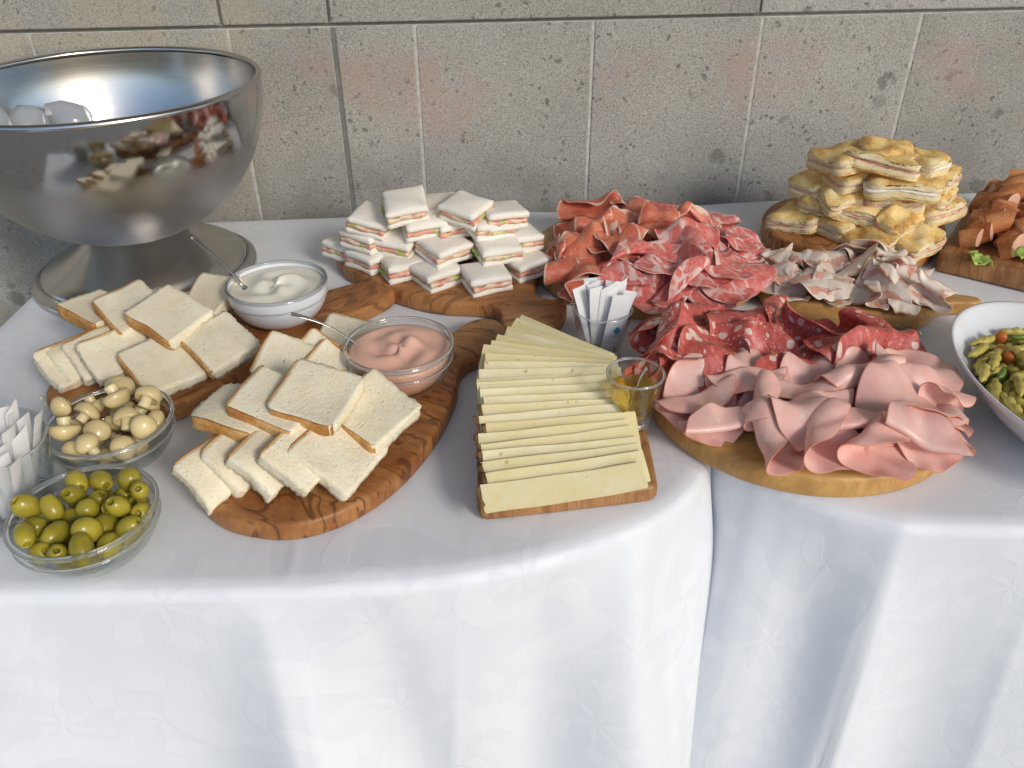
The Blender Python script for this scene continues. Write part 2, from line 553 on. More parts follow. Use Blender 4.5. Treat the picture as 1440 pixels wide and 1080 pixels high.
CLOTH = mat_cloth()
STONE = mat_stone()
MORTAR = mat_plain('mortar', (.46, .45, .42), .95, .1, var=.2, bump=.4, bscale=300)
DARKJOINT = mat_plain('dark_joint', (.19, .185, .17), .95, .1, var=.2, bump=.4, bscale=300)
OLIVEWOOD = mat_wood('olive_wood', (.40, .185, .062), (.27, .098, .03), (.065, .022, .009), 46, .62, 1.0, (5, 1.3, 2))
OLIVEWOOD2 = mat_wood('olive_wood_warm', (.46, .215, .075), (.33, .125, .04), (.095, .032, .012), 40, .5, 1.0, (1.6, 5, 2))
BEECH = mat_wood('pale_round_wood', (.58, .335, .11), (.50, .265, .08), (.33, .15, .045), 22, .3, .8, (1, 5, 1), .4)
ACACIA = mat_wood('mid_wood', (.43, .225, .09), (.33, .15, .055), (.16, .065, .025), 34, .45, 1.0, (1.3, 5, 1.5))
STEEL = mat_steel()
FOGSTEEL = mat_steel(True)
GLASS = mat_glass('clear_glass')
THICKGLASS = mat_liquid('thick_glass', (.95, .97, .97), 1.47)
ICE = mat_plain('ice', (.40, .43, .46), .10, .5, sss=.3, ss=.02)
CERAMIC = mat_plain('white_ceramic', (.80, .81, .82), .12, .5)
CRUMB = mat_crumb('bread_crumb', (.80, .70, .49), (.88, .81, .63))
CRUST = mat_crust('bread_crust', (.66, .42, .17), (.52, .26, .075), (.36, .13, .03))
SOFTBREAD = mat_crumb('sandwich_bread', (.85, .79, .68), (.90, .86, .78), 500, .28)
FOCTOP = mat_crust('focaccia_crust', (.88, .72, .38), (.78, .52, .18), (.33, .11, .02))
FOCCRUMB = mat_crumb('focaccia_crumb', (.74, .58, .31), (.84, .73, .50), 260, .6)
MAYO = mat_plain('mayonnaise', (.80, .77, .66), .28, .5, bump=.1, bscale=60, sss=.2)
PINKSAUCE = mat_plain('pink_sauce', (.84, .50, .38), .25, .5, var=.04, sss=.2)
HONEY = mat_liquid('honey', (.93, .66, .13), 1.12)
SALAMI = meat('salami', b_salami)
MORTADELLA = meat('mortadella', b_mortadella, .36, .5, .2)
PROSCIUTTO = meat('prosciutto', b_prosciutto, .36)
COPPA = meat('coppa', b_coppa)
PANCETTA = meat('pancetta', b_pancetta, .36)
def mat_filling():
    k = MB('ham_filling')
    v = k.scatter()
    c = k.mix(k.step(k.noise(75, 3, .6, v), .42, .58), (.80, .62, .43), (.74, .33, .25))
    c = k.mix(k.math('MULTIPLY', k.step(k.noise(60, 2, .5, k.n('ShaderNodeVectorMath', props={'operation': 'ADD'}, _0=v, _1=(3, 1, 2))), .60, .66), .9), c, (.40, .50, .13))
    k.set(Base_Color=c, Roughness=.4)
    k.sss(.15, .004)
    k.bump(k.noise(170, 3, .6, v), .4, .001)
    return k.m
HAM = mat_filling()
LETTUCE = mat_plain('lettuce', (.36, .48, .10), .45, .4, var=.35, bump=.4, bscale=120, sss=.1)
def mat_cheese():
    k = MB('cheese')
    v = k.scatter()
    c = k.ramp(k.noise(22, 4, .6, v), (.3, (.80, .69, .39)), (.7, (.88, .80, .56)))
    eye = k.math('MULTIPLY', k.step(k.voro(95, k.scale(v, (1, 1, .5))), .24, .12), k.step(k.noise(40, 1, .5, v), .58, .64))
    c = k.mix(k.math('MULTIPLY', eye, .6), c, (.42, .37, .13))
    c = k.mix(.25, c, k.ramp(k.noise(160, 3, .6, v), (.35, .3), (.65, .7)), 'OVERLAY')
    c = k.mix(k.math('MULTIPLY', k.rand(), .55), c, (.74, .60, .25))
    k.set(Base_Color=c, Roughness=.55, Specular_IOR_Level=.35)
    k.sss(.15, .004, (1, .7, .3))
    k.bump(k.math('SUBTRACT', k.noise(130, 4, .65, v), k.math('MULTIPLY', eye, 2.0)), .35, .0012)
    return k.m
CHEESE = mat_cheese()
RIND = mat_crust('cheese_rind', (.36, .21, .09), (.20, .10, .04), (.06, .03, .015))
OLIVE = mat_plain('green_olive', (.35, .285, .03), .25, .5, var=.5, bump=.1, bscale=90, sss=.08)
MUSHROOM = mat_plain('mushroom', (.66, .53, .27), .22, .5, var=.22, bump=.12, bscale=60, sss=.2)
MUSHSTEM = mat_plain('mushroom_stem', (.74, .62, .36), .3, .5, var=.15, bump=.12, bscale=90, sss=.2)
PAPER = mat_plain('paper', (.80, .79, .79), .8, .2, bump=.12, bscale=120)
BLUEINK = mat_plain('blue_print', (.04, .36, .55), .8, .2)
GREYINK = mat_plain('grey_print', (.35, .38, .42), .8, .2)
PASTA = mat_plain('trofie', (.56, .46, .11), .35, .45, var=.22, bump=.2, bscale=120, sss=.12)
TOMATO = mat_plain('tomato', (.55, .15, .03), .25, .5, var=.3, sss=.15)
ZUCCHINI = mat_plain('green_vegetable', (.14, .20, .03), .35, .5, var=.45)
SAUSAGE = mat_crust('sausage_skin', (.70, .33, .14), (.60, .21, .075), (.30, .07, .02))
SAUSCUT = mat_plain('sausage_cut', (.76, .46, .32), .4, .4, var=.15, bump=.3, bscale=160, sss=.15)
PAVING = mat_plain('paving_stone', (.30, .285, .26), .9, .2, var=.25, bump=.4, bscale=40)
PLASTER = mat_plain('plaster', (.50, .46, .39), .9, .2, var=.06)

# ------------------------------------------------------------------ setting: ground, wall, added overhang
TZ = 0.75
v, f = [(-60, -60, 0), (60, -60, 0), (60, 60, 0), (-60, 60, 0)], [(0, 1, 2, 3)]
tag(link('ground', mk('ground', v, f, PAVING, False)), kind='structure')

wall = empty('wall', (0, 1.352, 0), (0, 0, math.atan(.075)))
tag(wall, 'grey speckled stone slab wall behind the buffet tables', kind='structure')
def wall_box(name, u0, u1, y0, y1, z0, z1, mat, bev):
    vv, ff = rbox(u1 - u0, y1 - y0, z1 - z0, bev)
    return link(name, mk(name, vv, ff, mat, False), wall, ((u0 + u1) / 2, (y0 + y1) / 2, (z0 + z1) / 2))
wall_box('mortar_bed', -4, 4, .0008, .25, 0, 3.0, MORTAR, .001)
DARK = -0.265
J = [-2.15, -1.87, -1.59, -1.31, -1.03, -0.704, -0.419, DARK, -0.143, 0.130, 0.394, 0.649, 1.08, 1.36, 1.64, 1.92, 2.2]
ZJ = 1.044
def course(joints, z0, z1, proud, gap=.0020, dark=None):
    for a, b in zip(joints[:-1], joints[1:]):
        ga = .0035 if dark is not None and abs(a - dark) < 1e-4 else gap
        gb = .0035 if dark is not None and abs(b - dark) < 1e-4 else gap
        wall_box('stone_slab', a + ga, b - gb, -proud - random.uniform(0, .0026), .02, z0 + .0016, z1 - .0016, STONE, .0022)
course(J, .46, ZJ - .002, 0.0, dark=DARK)
course([-2.1, -1.4, -.75, -0.424, -0.267, 0.385, 1.25, 1.9, 2.4], ZJ + .002, 1.5, .007)
course([x + .13 for x in J], 0.0, .458, 0.0)
course([-2.2, -1.6, -1.0, -.4, .2, .8, 1.4, 2.0], 1.502, 1.95, .004)
course([-2.2, -1.5, -.8, -.1, .6, 1.3, 2.0], 1.952, 2.4, .002)
wall_box('joint_shadow_strip', -3.9, 3.9, .0003, .006, ZJ - .002, ZJ + .002, DARKJOINT, .0004)  # dark strip set in for the shadow under the proud top course
wall_box('joint_shadow_strip', DARK - .0034, DARK + .0034, .0003, .006, .47, ZJ - .004, DARKJOINT, .0004)

vv, ff = rbox(9, 1.9, .16, .01)  # slab out of view, added to shade the table tops
tag(link('unseen_overhang', mk('unseen_overhang', vv, ff, PLASTER, False), None, (0, .58, 2.75), (0, 0, math.atan(.075))), 'unseen overhang added to shade the table tops', kind='structure')

# ------------------------------------------------------------------ tablecloths
def cloth(name, outline, ridges, seed, label, crease=()):
    p = smooth_loop(outline, 3)
    # resample evenly
    d = np.r_[0, np.cumsum(np.linalg.norm(np.roll(p, -1, 0) - p, axis=1))]
    N = 720
    s = np.linspace(0, d[-1], N, endpoint=False)
    pc = np.vstack([p, p[:1]])
    q = np.stack([np.interp(s, d, pc[:, 0]), np.interp(s, d, pc[:, 1])], 1)
    nr = loop_normals(q)
    for _ in range(6):
        nr = (nr + np.roll(nr, 1, 0) + np.roll(nr, -1, 0)) / 3
    nr /= np.linalg.norm(nr, axis=1)[:, None]
    c = q.mean(0)
    v, uv, f = [], [], []
    g = np.random.default_rng(seed)
    ph = g.uniform(0, 6.28, 8)
    def topz(x, y):
        z = .0006 * np.sin(31 * x + 9 * y + ph[0]) + .0005 * np.sin(23 * y - 14 * x + ph[1])
        for (x0, y0, ang, amp) in crease:
            t = (x - x0) * math.cos(ang) + (y - y0) * math.sin(ang)
            z = z + amp * np.exp(-(t / .004) ** 2)
        return z
    for t in np.linspace(.04, .985, 34):
        w = c + (q - c) * t
        z = TZ - .0004 + topz(w[:, 0], w[:, 1])
        v += list(zip(w[:, 0], w[:, 1], z)); uv += list(zip(w[:, 0], w[:, 1]))
    ntop = 34
    # rounded edge then the hanging skirt
    er = .014
    S = s[None, :]
    rings = [(a, None) for a in (25, 50, 75, 90)] + [(None, x) for x in (.01, .025, .04, .06, .08, .10, .12, .14, .16, .18, .2, .22, .25, .28, .32, .36, .42, .5, .6, .7, .73)]
    for a, dep in rings:
        if dep is None:
            o = er * math.sin(R(a)); z = -er * (1 - math.cos(R(a))); L = er * R(a); dd = 0
        else:
            o = er; z = -er - dep; L = er * 1.57 + dep; dd = dep
        disp = np.zeros(N)
        grow = min(1, dd / .30) ** .8
        for (x0, y0, amp, wid, slant, sharp) in ridges:
            i0 = np.argmin((q[:, 0] - x0) ** 2 + (q[:, 1] - y0) ** 2)
            ds = (s - s[i0] - slant * dd + d[-1] / 2) % d[-1] - d[-1] / 2
            wd = wid * (.55 + 1.3 * dd / .3)
            e = np.abs(ds) / wd
            disp += amp * np.exp(-e ** sharp) * grow
        disp += (.010 * np.sin(s * 19 + ph[2]) + .007 * np.sin(s * 37 + ph[3])) * grow * .6 + .02 * dd
        w = q + nr * (o + disp)[:, None]
        v += list(zip(w[:, 0], w[:, 1], np.full(N, TZ + z) )); u2 = q + nr * L
        uv += list(zip(u2[:, 0], u2[:, 1]))
    rows = ntop + len(rings)
    for j in range(rows - 1):
        for i in range(N):
            k = (i + 1) % N
            f.append((j * N + i, j * N + k, (j + 1) * N + k, (j + 1) * N + i))
    v.append((c[0], c[1], TZ)); uv.append(tuple(c))
    for i in range(N):
        f.append((len(v) - 1, (i + 1) % N, i)[::-1])
    f = [tuple(reversed(q_)) for q_ in f]
    o = link(name, mk(name, v, f, CLOTH, True, uv))
    modifier(o, 'SOLIDIFY', thickness=.0012, offset=-1)
    tag(o, label, 'tablecloth', 'white damask tablecloths')
    return o

# left table: outline at the table top, anticlockwise
cloth('tablecloth', [(-.66, .50), (-.66, .50), (-.30, .50), (-.12, .505), (-.02, .52), (.08, .555), (.15, .60), (.19, .66), (.205, .74), (.205, 1.0), (.205, 1.2), (.14, 1.31), (.03, 1.325), (-.45, 1.29), (-.655, 1.276), (-.655, 1.276), (-.66, .9)],
      [(-.215, .50, .030, .032, .05, 1.6), (.10, .565, .040, .03, .0, 1.8), (.185, .65, .040, .045, .12, 2.0), (-.45, .5, .022, .05, -.1, 2), (.02, .53, -.02, .035, 0, 2), (-.12, .505, -.016, .03, .05, 2), (-.62, .5, .05, .06, 0, 2), (-.195, .5, .004, .004, .03, 1.0), (-.05, .515, .003, .005, -.05, 1.1), (-.5, .5, .003, .005, .06, 1.1), (.145, .6, .004, .006, .02, 1.1)], 3,
      'white damask tablecloth under the bread boards and the steel bowl', [(-.195, .55, R(3), .0012)])
cloth('tablecloth', [(.36, .575), (.36, .575), (.55, .565), (.85, .56), (1.3, .56), (1.3, .56), (1.3, 1.45), (1.3, 1.45), (.90, 1.395), (.5, 1.365), (.30, 1.345), (.222, 1.29), (.218, 1.1), (.214, .9), (.212, .74), (.232, .66), (.29, .605)],
      [(.355, .577, .024, .022, -.02, 1.3), (.255, .635, .026, .03, .03, 1.8), (.31, .6, -.012, .026, -.02, 2), (.43, .57, -.006, .04, 0, 2), (.50, .567, .004, .006, .05, 1.1), (.28, .615, .003, .005, -.03, 1.1), (.62, .565, .016, .06, .05, 2), (.5, .57, -.006, .05, 0, 2)], 5,
      'white damask tablecloth under the salami board and the white oval dish', [(.47, .60, R(80), .0008)])

# ------------------------------------------------------------------ steel punch bowl
pb = empty('punch_bowl', (-.528, 1.106, TZ))
tag(pb, 'large stainless steel punch bowl on a flared foot by the wall', 'bowl')
prof = []
Rb, hb, zb = .203, .205, .062
for a in np.linspace(0, 90, 20):
    prof.append((max(.0005, Rb * math.sin(R(a)) ** .92), zb + hb * (1 - math.cos(R(a)))))
th = .0022
inner = [(max(.0004, r - th), z + (th if i < 12 else th * .3)) for i, (r, z) in enumerate(prof)]
v, f = lathe(prof, 96)
link('bowl', mk('bowl_outside', v, f, FOGSTEEL), pb)
v, f = lathe(inner[::-1], 96)
link('bowl_lining', mk('bowl_lining', v, f, STEEL), pb)
lip = [(Rb - .003 + .0042 * math.cos(a), zb + hb + .0042 * math.sin(a)) for a in np.linspace(0, 2 * math.pi, 13)]
v, f = lathe(lip, 96)
link('rim', mk('rim', v, f, STEEL), pb)
fp = [(.062, .073), (.068, .068), (.078, .058), (.098, .044), (.122, .030), (.137, .021), (.1395, .0175), (.140, .0145), (.1385, .012), (.150, .0105), (.1535, .008), (.1535, .003), (.151, .0008), (.02, .0006)]
v, f = lathe(fp, 96)
link('foot', mk('foot', v, f, STEEL), pb)

def lump(seed, r, sub=2):
    import bmesh
    bm = bmesh.new()
    bmesh.ops.create_icosphere(bm, subdivisions=sub, radius=r)
    v = np.array([x.co[:] for x in bm.verts]); f = [tuple(x.index for x in q.verts) for q in bm.faces]
    bm.free()
    return wob(v, r * .16, 2.2 / r, seed), f

def drop_pack(n, r, floor, xr, bias=None, tries=260, seed=0, used=None):
    """let n balls of radius r come to rest in a bowl; floor(x, y, r) is the lowest centre height there"""
    g = np.random.default_rng(seed)
    P = list(used or [])
    out = []
    for i in range(n):
        ri = r * g.uniform(.92, 1.06)
        best = None
        for _ in range(tries):
            a, b = g.uniform(0, 6.283), xr * math.sqrt(g.uniform())
            x, y = b * math.cos(a), b * math.sin(a)
            z = floor(x, y, ri)
            if z is None: continue
            for (px, py, pz, pr) in P:
                d2 = (px - x) ** 2 + (py - y) ** 2
                s = (pr + ri) * .93
                if d2 < s * s:
                    z = max(z, pz + math.sqrt(s * s - d2))
            key = z + (bias(x, y) if bias else 0)
            if best is None or key < best[0]:
                best = (key, x, y, z)
        if best:
            P.append((*best[1:], ri)); out.append((*best[1:], ri))
    return out

def sphere_floor(Rin, zc, lim):
    def fl(x, y, r):
        d = math.hypot(x, y)
        if d > lim - r * .9 or d > Rin - r: return None
        return zc - math.sqrt(max(0, (Rin - r) ** 2 - d * d))
    return fl

ice_meshes = []
for i in range(3):
    v, f = lump(40 + i, .030)
    ice_meshes.append(mk('ice_lump', v, f, ICE))
for (x, y, z, r) in drop_pack(20, .031, sphere_floor(.198, .062 + .205, .195), .17, lambda x, y: .45 * x, seed=4):
    tag(link('ice_lump', ice_meshes[random.randrange(3)], None, (-.528 + x, 1.106 + y, TZ + z), (random.uniform(0, 6), random.uniform(0, 6), 0)),
        'pale rounded lump of ice in the steel punch bowl', 'ice', 'ice lumps in the punch bowl')

# ------------------------------------------------------------------ wooden boards
def board(name, outline, h, mat, label, rz=0.0, it=3, bev=.005):
    p = smooth_loop(outline, it)
    c = p.mean(0)
    M = np.array([[math.cos(-rz), -math.sin(-rz)], [math.sin(-rz), math.cos(-rz)]])
    v, f = slab((p - c) @ M.T, h, bev)
    o = link(name, mk(name, v, f, mat), None, (c[0], c[1], TZ + .0016), (0, 0, rz))
    modifier(o, 'EDGE_SPLIT', split_angle=R(50))
    tag(o, label, 'board', 'wooden serving boards')
    return o
BT = TZ + .0016 + .021
board('serving_board', [(-.520, .783), (-.508, .745), (-.485, .722), (-.439, .705), (-.385, .706), (-.345, .745), (-.302, .812), (-.242, .881), (-.195, .94), (-.155, .985), (-.155, 1.022), (-.179, 1.034), (-.215, 1.022), (-.26, .99), (-.33, .985), (-.40, .965), (-.48, .90), (-.515, .84)],
      .021, OLIVEWOOD2, 'olive wood board with a handle carrying the bread by the white sauce', R(50))
board('serving_board', [(-.305, .61), (-.282, .572), (-.248, .550), (-.189, .541), (-.130, .578), (-.085, .654), (-.060, .748), (-.061, .80), (-.05, .822), (-.028, .838), (-.006, .858), (-.004, .892), (-.018, .918), (-.042, .920), (-.062, .904), (-.076, .876), (-.1, .858), (-.14, .85), (-.2, .81), (-.265, .72), (-.30, .66)],
      .021, OLIVEWOOD, 'dark veined olive wood board carrying the bread beside the pink sauce', R(58))
board('serving_board', [(-.262, 1.132), (-.24, 1.075), (-.206, 1.040), (-.151, .99), (-.092, .960), (-.04, .957), (-.018, .945), (-.012, .922), (-.013, .9), (-.002, .882), (.03, .884), (.056, .901), (.068, .93), (.074, .964), (.062, .968), (.045, .968), (.030, .985), (.034, 1.02), (.038, 1.06), (.034, 1.12), (.0, 1.19), (-.08, 1.225), (-.18, 1.21), (-.245, 1.175)],
      .022, OLIVEWOOD2, 'wooden board with a fishtail handle under the white sandwiches', R(20))
board('serving_board', [(-.034, .60), (-.0335, .578), (-.029, .570), (-.02, .5695), (.05, .580), (.126, .592), (.136, .597), (.137, .606), (.138, .68), (.137, .76), (.09, .79), (.050, .805), (.05, .846), (.034, .870), (.018, .847), (.018, .805), (-.03, .78), (-.037, .70), (-.034, .64)],
      .019, ACACIA, 'small rectangular wooden board under the fanned cheese slices', R(95), 2)
def circle_pts(cx, cy, rx, ry, n=40, ph=0.0):
    return [(cx + rx * math.cos(2 * math.pi * i / n + ph), cy + ry * math.sin(2 * math.pi * i / n + ph)) for i in range(n)]
board('serving_board', circle_pts(.198, 1.108, .169, .166), .026, BEECH, 'round wooden board under the prosciutto and coppa', R(20), 1, .007)
board('serving_board', circle_pts(.3135, .762, .167, .167), .026, BEECH, 'round wooden board under the salami and mortadella', R(-15), 1, .007)
board('serving_board', [(.333, 1.01), (.335, .972), (.36, .958), (.42, .938), (.485, .915), (.512, .912), (.532, .925), (.548, .945), (.575, .952), (.603, .948), (.612, .958), (.605, .968), (.575, .976), (.562, .99), (.572, 1.03), (.545, 1.05), (.46, 1.072), (.38, 1.088), (.345, 1.07)],
      .021, BEECH, 'small pale wooden board with a handle under the pancetta', R(-14))
board('serving_board', [(.385, 1.18), (.392, 1.15), (.417, 1.118), (.47, 1.092), (.527, 1.082), (.585, 1.088), (.615, 1.11), (.66, 1.17), (.67, 1.23), (.62, 1.30), (.53, 1.325), (.44, 1.30), (.395, 1.24)],
      .028, OLIVEWOOD2, 'rounded wooden board under the tall focaccia pile', R(70))
def rect_pts(o, a, la, lb):
    ax = np.array([math.cos(a), math.sin(a)]); bx = np.array([math.sin(a), -math.cos(a)])
    o = np.array(o)
    P = [o, o + bx * lb, o + bx * lb + ax * la, o + ax * la]
    out = []
    for i in range(4):
        p, q = P[i], P[(i + 1) % 4]
        out += [p + (q - p) * t for t in (.03, .06, .94, .97)]
    return out
board('serving_board', rect_pts((.606, 1.083), R(55), .31, .22), .028, ACACIA, 'rectangular wooden board under the cut sausages', R(55), 2)

# ------------------------------------------------------------------ wording helpers
ORD = ['first', 'second', 'third', 'fourth', 'fifth', 'sixth', 'seventh', 'eighth', 'ninth', 'tenth', 'eleventh', 'twelfth', 'thirteenth', 'fourteenth', 'fifteenth', 'sixteenth', 'seventeenth', 'eighteenth']
def lr(i, n):
    if n == 1: return 'in the middle'
    if i == 0: return 'leftmost'
    if i == n - 1: return 'rightmost'
    return ORD[i] + ' from the left' if i < n / 2 else ORD[n - 1 - i] + ' from the right'

def label_rows(things, nrows, text, rows, cat, group):
    """things: [(obj, x, y)]; rows are cut front to back, each read from left to right"""
    things = sorted(things, key=lambda t: t[2])
    n = len(things)
    for r in range(nrows):
        part = sorted(things[r * n // nrows:(r + 1) * n // nrows], key=lambda t: t[1])
        for i, t in enumerate(part):
            tag(t[0], '%s, %s %s' % (text, lr(i, len(part)), rows[r]), cat, group)

# ------------------------------------------------------------------ sliced bread
def bread(px, py, z, yaw, pitch, roll, crust, label, w=.086, h=.080, t=.0125, seed=0):
    o = empty('bread_slice', (px, py, z), (Matrix.Rotation(R(yaw), 3, 'Z') @ Matrix.Rotation(R(pitch), 3, 'Y') @ Matrix.Rotation(R(roll), 3, 'X')))
    tag(o, label, 'bread', 'white bread slices on the olive wood boards')
    w *= .86; h *= .86; t = .0155
    g = np.random.default_rng(seed + 100)
    bend = g.uniform(-.006, .0025); amp = .0013
    rag = {c: (0.0 if c in crust else .0006) for c in 'WESN'}
    corner = g.uniform(.02, .07)
    def shape(v):
        x, y = v[:, 0] / (w / 2), v[:, 1] / (h / 2)
        q = wob(v, amp, 60, seed)
        # softly rounded loaf corners, thinner rims
        rr = np.maximum(0, np.abs(x) + np.abs(y) - (2 - corner * 1.6))
        q[:, 0] -= np.sign(x) * rr * w * .28
        q[:, 1] -= np.sign(y) * rr * h * .28
        q[:, 2] += bend * (x * x + .5 * y * y) - bend * .5
        q[:, 2] *= 1
        return q
    v, f = grid_box(w, h, t, 18, 17, 3)
    q = shape(v)
    e = np.random.default_rng(seed + 5)
    for c, ax, sg, s in (('W', 0, -1, w), ('E', 0, 1, w), ('S', 1, -1, h), ('N', 1, 1, h)):
        on = np.abs(v[:, ax] - sg * s / 2) < 1e-6
        q[on, ax] += e.normal(0, rag[c], on.sum())
        if c not in crust:
            q[on, 2] += e.normal(0, .00035, on.sum())
    link('crumb', mk('crumb', q, f, CRUMB), o)
    for c in crust:
        ct = .0026
        if c in 'WE':
            v, f = grid_box(ct, h + .001, t + .0008, 1, 17, 3)
            v[:, 0] += (-1 if c == 'W' else 1) * (w / 2 + ct * .32)
        else:
            v, f = grid_box(w + .001, ct, t + .0008, 18, 1, 3)
            v[:, 1] += (-1 if c == 'S' else 1) * (h / 2 + ct * .32)
        k = np.abs(v[:, 2]) > t * .4
        q = shape(v)
        ax = 0 if c in 'WE' else 1
        sg = -1 if c in 'WS' else 1
        # rounded crust shoulder
        out = (v[:, ax] * sg) > ((w if ax == 0 else h) / 2 + ct * .3)
        q[k & out, 2] *= .78
        link('crust', mk('crust', q, f, CRUST), o)
    return o

LB = 'by the white sauce'
bread(-0.4873, 0.7928, .789, -40, 30, 0, 'W', 'bread slice lowest and farthest left in the shingled row ' + LB, seed=1, w=.062, h=.080)
bread(-0.4761, 0.7997, .794, -42, 30, 2, 'W', 'second bread slice from the left in the shingled lower row ' + LB, seed=2, w=.062, h=.080)
bread(-0.4561, 0.7973, .799, -42, 30, 2, 'W', 'third bread slice from the left in the shingled lower row ' + LB, seed=3, w=.062, h=.080)
bread(-0.4328, 0.7857, .804, -44, 30, 2, 'W', 'fourth bread slice from the left in the shingled lower row ' + LB, seed=4, w=.062, h=.080)
bread(-0.3796, 0.7676, .800, -46, 20, 5, 'S', 'front bread slice with a broad brown crust ' + LB, seed=5, w=.084, h=.076)
bread(-0.4183, 0.8551, .789, -40, 10, 0, 'W', 'bread slice hidden mostly under the upper slices ' + LB, seed=21)
bread(-0.3820, 0.8680, .789, -40, 5, 0, 'S', 'bread slice low at the back beside the white sauce bowl', seed=22)
bread(-0.4845, 0.8648, .813, -34, 4, -4, 'S', 'bread slice lying flat, leftmost of the upper slices ' + LB, seed=6, h=.066)
bread(-0.4359, 0.8469, .826, -44, 12, 8, 'SW', 'second bread slice from the left among the upper slices ' + LB, seed=7, h=.070)
bread(-0.3824, 0.8218, .830, -34, 10, 10, 'S', 'big top bread slice in the middle of the pile ' + LB, seed=8, w=.090, h=.074)
bread(-0.3222, 0.7935, .811, -42, 16, 10, 'S', 'ragged torn bread slice, rightmost of the upper slices ' + LB, seed=9, w=.078, h=.072)
bread(-0.3735, 0.9272, .800, -25, -4, 24, 'W', 'bread slice standing behind the pile, against the white sauce bowl', seed=10, w=.07, h=.07)

PB = 'by the pink sauce'
bread(-0.2737, 0.6004, .789, -34, 32, 4, 'W', 'crumpled bread slice at the front left of the pile ' + PB, seed=11, w=.062, h=.072)
bread(-0.2527, 0.6147, .795, -26, 32, 4, 'W', 'second bread slice from the left in the shingled lower row ' + PB, seed=12, w=.062, h=.074)
bread(-0.2224, 0.6067, .801, -25, 32, 5, 'W', 'third bread slice from the left in the shingled lower row ' + PB, seed=13, w=.062, h=.074)
bread(-0.1922, 0.6010, .806, -24, 32, 6, 'W', 'fourth bread slice from the left in the shingled lower row ' + PB, seed=14, w=.062, h=.074)
bread(-0.1616, 0.6090, .801, -24, 26, 7, 'W', 'bread slice at the right end of the lower row ' + PB, seed=15, w=.080, h=.078)
bread(-0.2622, 0.6548, .819, -20, 3, 2, 'S', 'bread slice lying flat, leftmost of the upper slices ' + PB, seed=16, h=.07)
bread(-0.2225, 0.6520, .828, -22, 10, 8, 'SW', 'second bread slice from the left among the upper slices ' + PB, seed=17, h=.072)
bread(-0.1854, 0.6535, .834, -18, 8, 14, 'SW', 'top bread slice with a reddish brown crust end in the pile ' + PB, seed=18, w=.082, h=.076)
bread(-0.1327, 0.6549, .815, -38, 14, 12, 'S', 'bread slice with a pale crust, rightmost of the upper slices ' + PB, seed=19, w=.078, h=.078)
bread(-0.2360, 0.7443, .815, -16, 16, 30, 'W', 'bread slice leaning at the back, left of three ' + PB, seed=20, w=.07, h=.06)
bread(-0.2083, 0.7543, .812, -20, 30, 25, 'WN', 'bread slice leaning at the back, second of three ' + PB, seed=23, w=.06, h=.06)
bread(-0.1940, 0.7435, .808, -24, 34, 22, 'WN', 'bread slice leaning at the back, touching the pink sauce bowl', seed=24, w=.056, h=.056)
bread(-0.1881, 0.8362, .790, -14, 6, 14, 'N', 'bread slice lying flat behind the pink sauce bowl', seed=25, w=.085, h=.07)
bread(-0.2383, 0.6568, .789, -20, 4, 0, 'W', 'bread slice buried in the middle of the pile ' + PB, seed=26)
bread(-0.1913, 0.6717, .795, -20, 6, 0, 'W', 'bread slice buried under the top slice ' + PB, seed=27)

# ------------------------------------------------------------------ sauce bowls, sauces, spoons
def glass_bowl(x, y, z0, rr, h, rb, label, group, mat=GLASS, wall=.0028):
    o = empty('glass_bowl', (x, y, z0))
    tag(o, label, 'bowl', group)
    prof = [(.0006, .001), (rb * .8, .001), (rb, .0015)]
    for t in np.linspace(.08, 1, 12):
        a = t * math.pi / 2
        prof.append((rb + (rr - rb) * math.sin(a) ** .85, .002 + (h - .002) * (1 - math.cos(a)) ** .92))
    v, f = lathe(prof, 64)
    link('outer_wall', mk('outer_wall', v, f, mat), o)
    inn = [(max(.0004, r - wall), zz + (.004 if i < 3 else .004 * (1 - i / len(prof)))) for i, (r, zz) in enumerate(prof)]
    v, f = lathe(inn[::-1], 64)
    link('inner_wall', mk('inner_wall', v, f, mat), o)
    lipp = [(rr - wall / 2 + wall * .85 * math.cos(a), h + wall * .85 * math.sin(a)) for a in np.linspace(0, 2 * math.pi, 9)]
    v, f = lathe(lipp, 64)
    link('rim', mk('rim', v, f, THICKGLASS), o)
    st = [(rr * .965 + .0016 * math.cos(a), h * .72 + .0014 * math.sin(a)) for a in np.linspace(0, 2 * math.pi, 9)]
    v, f = lathe(st, 64)
    link('ridge', mk('ridge', v, f, THICKGLASS), o)
    return inn

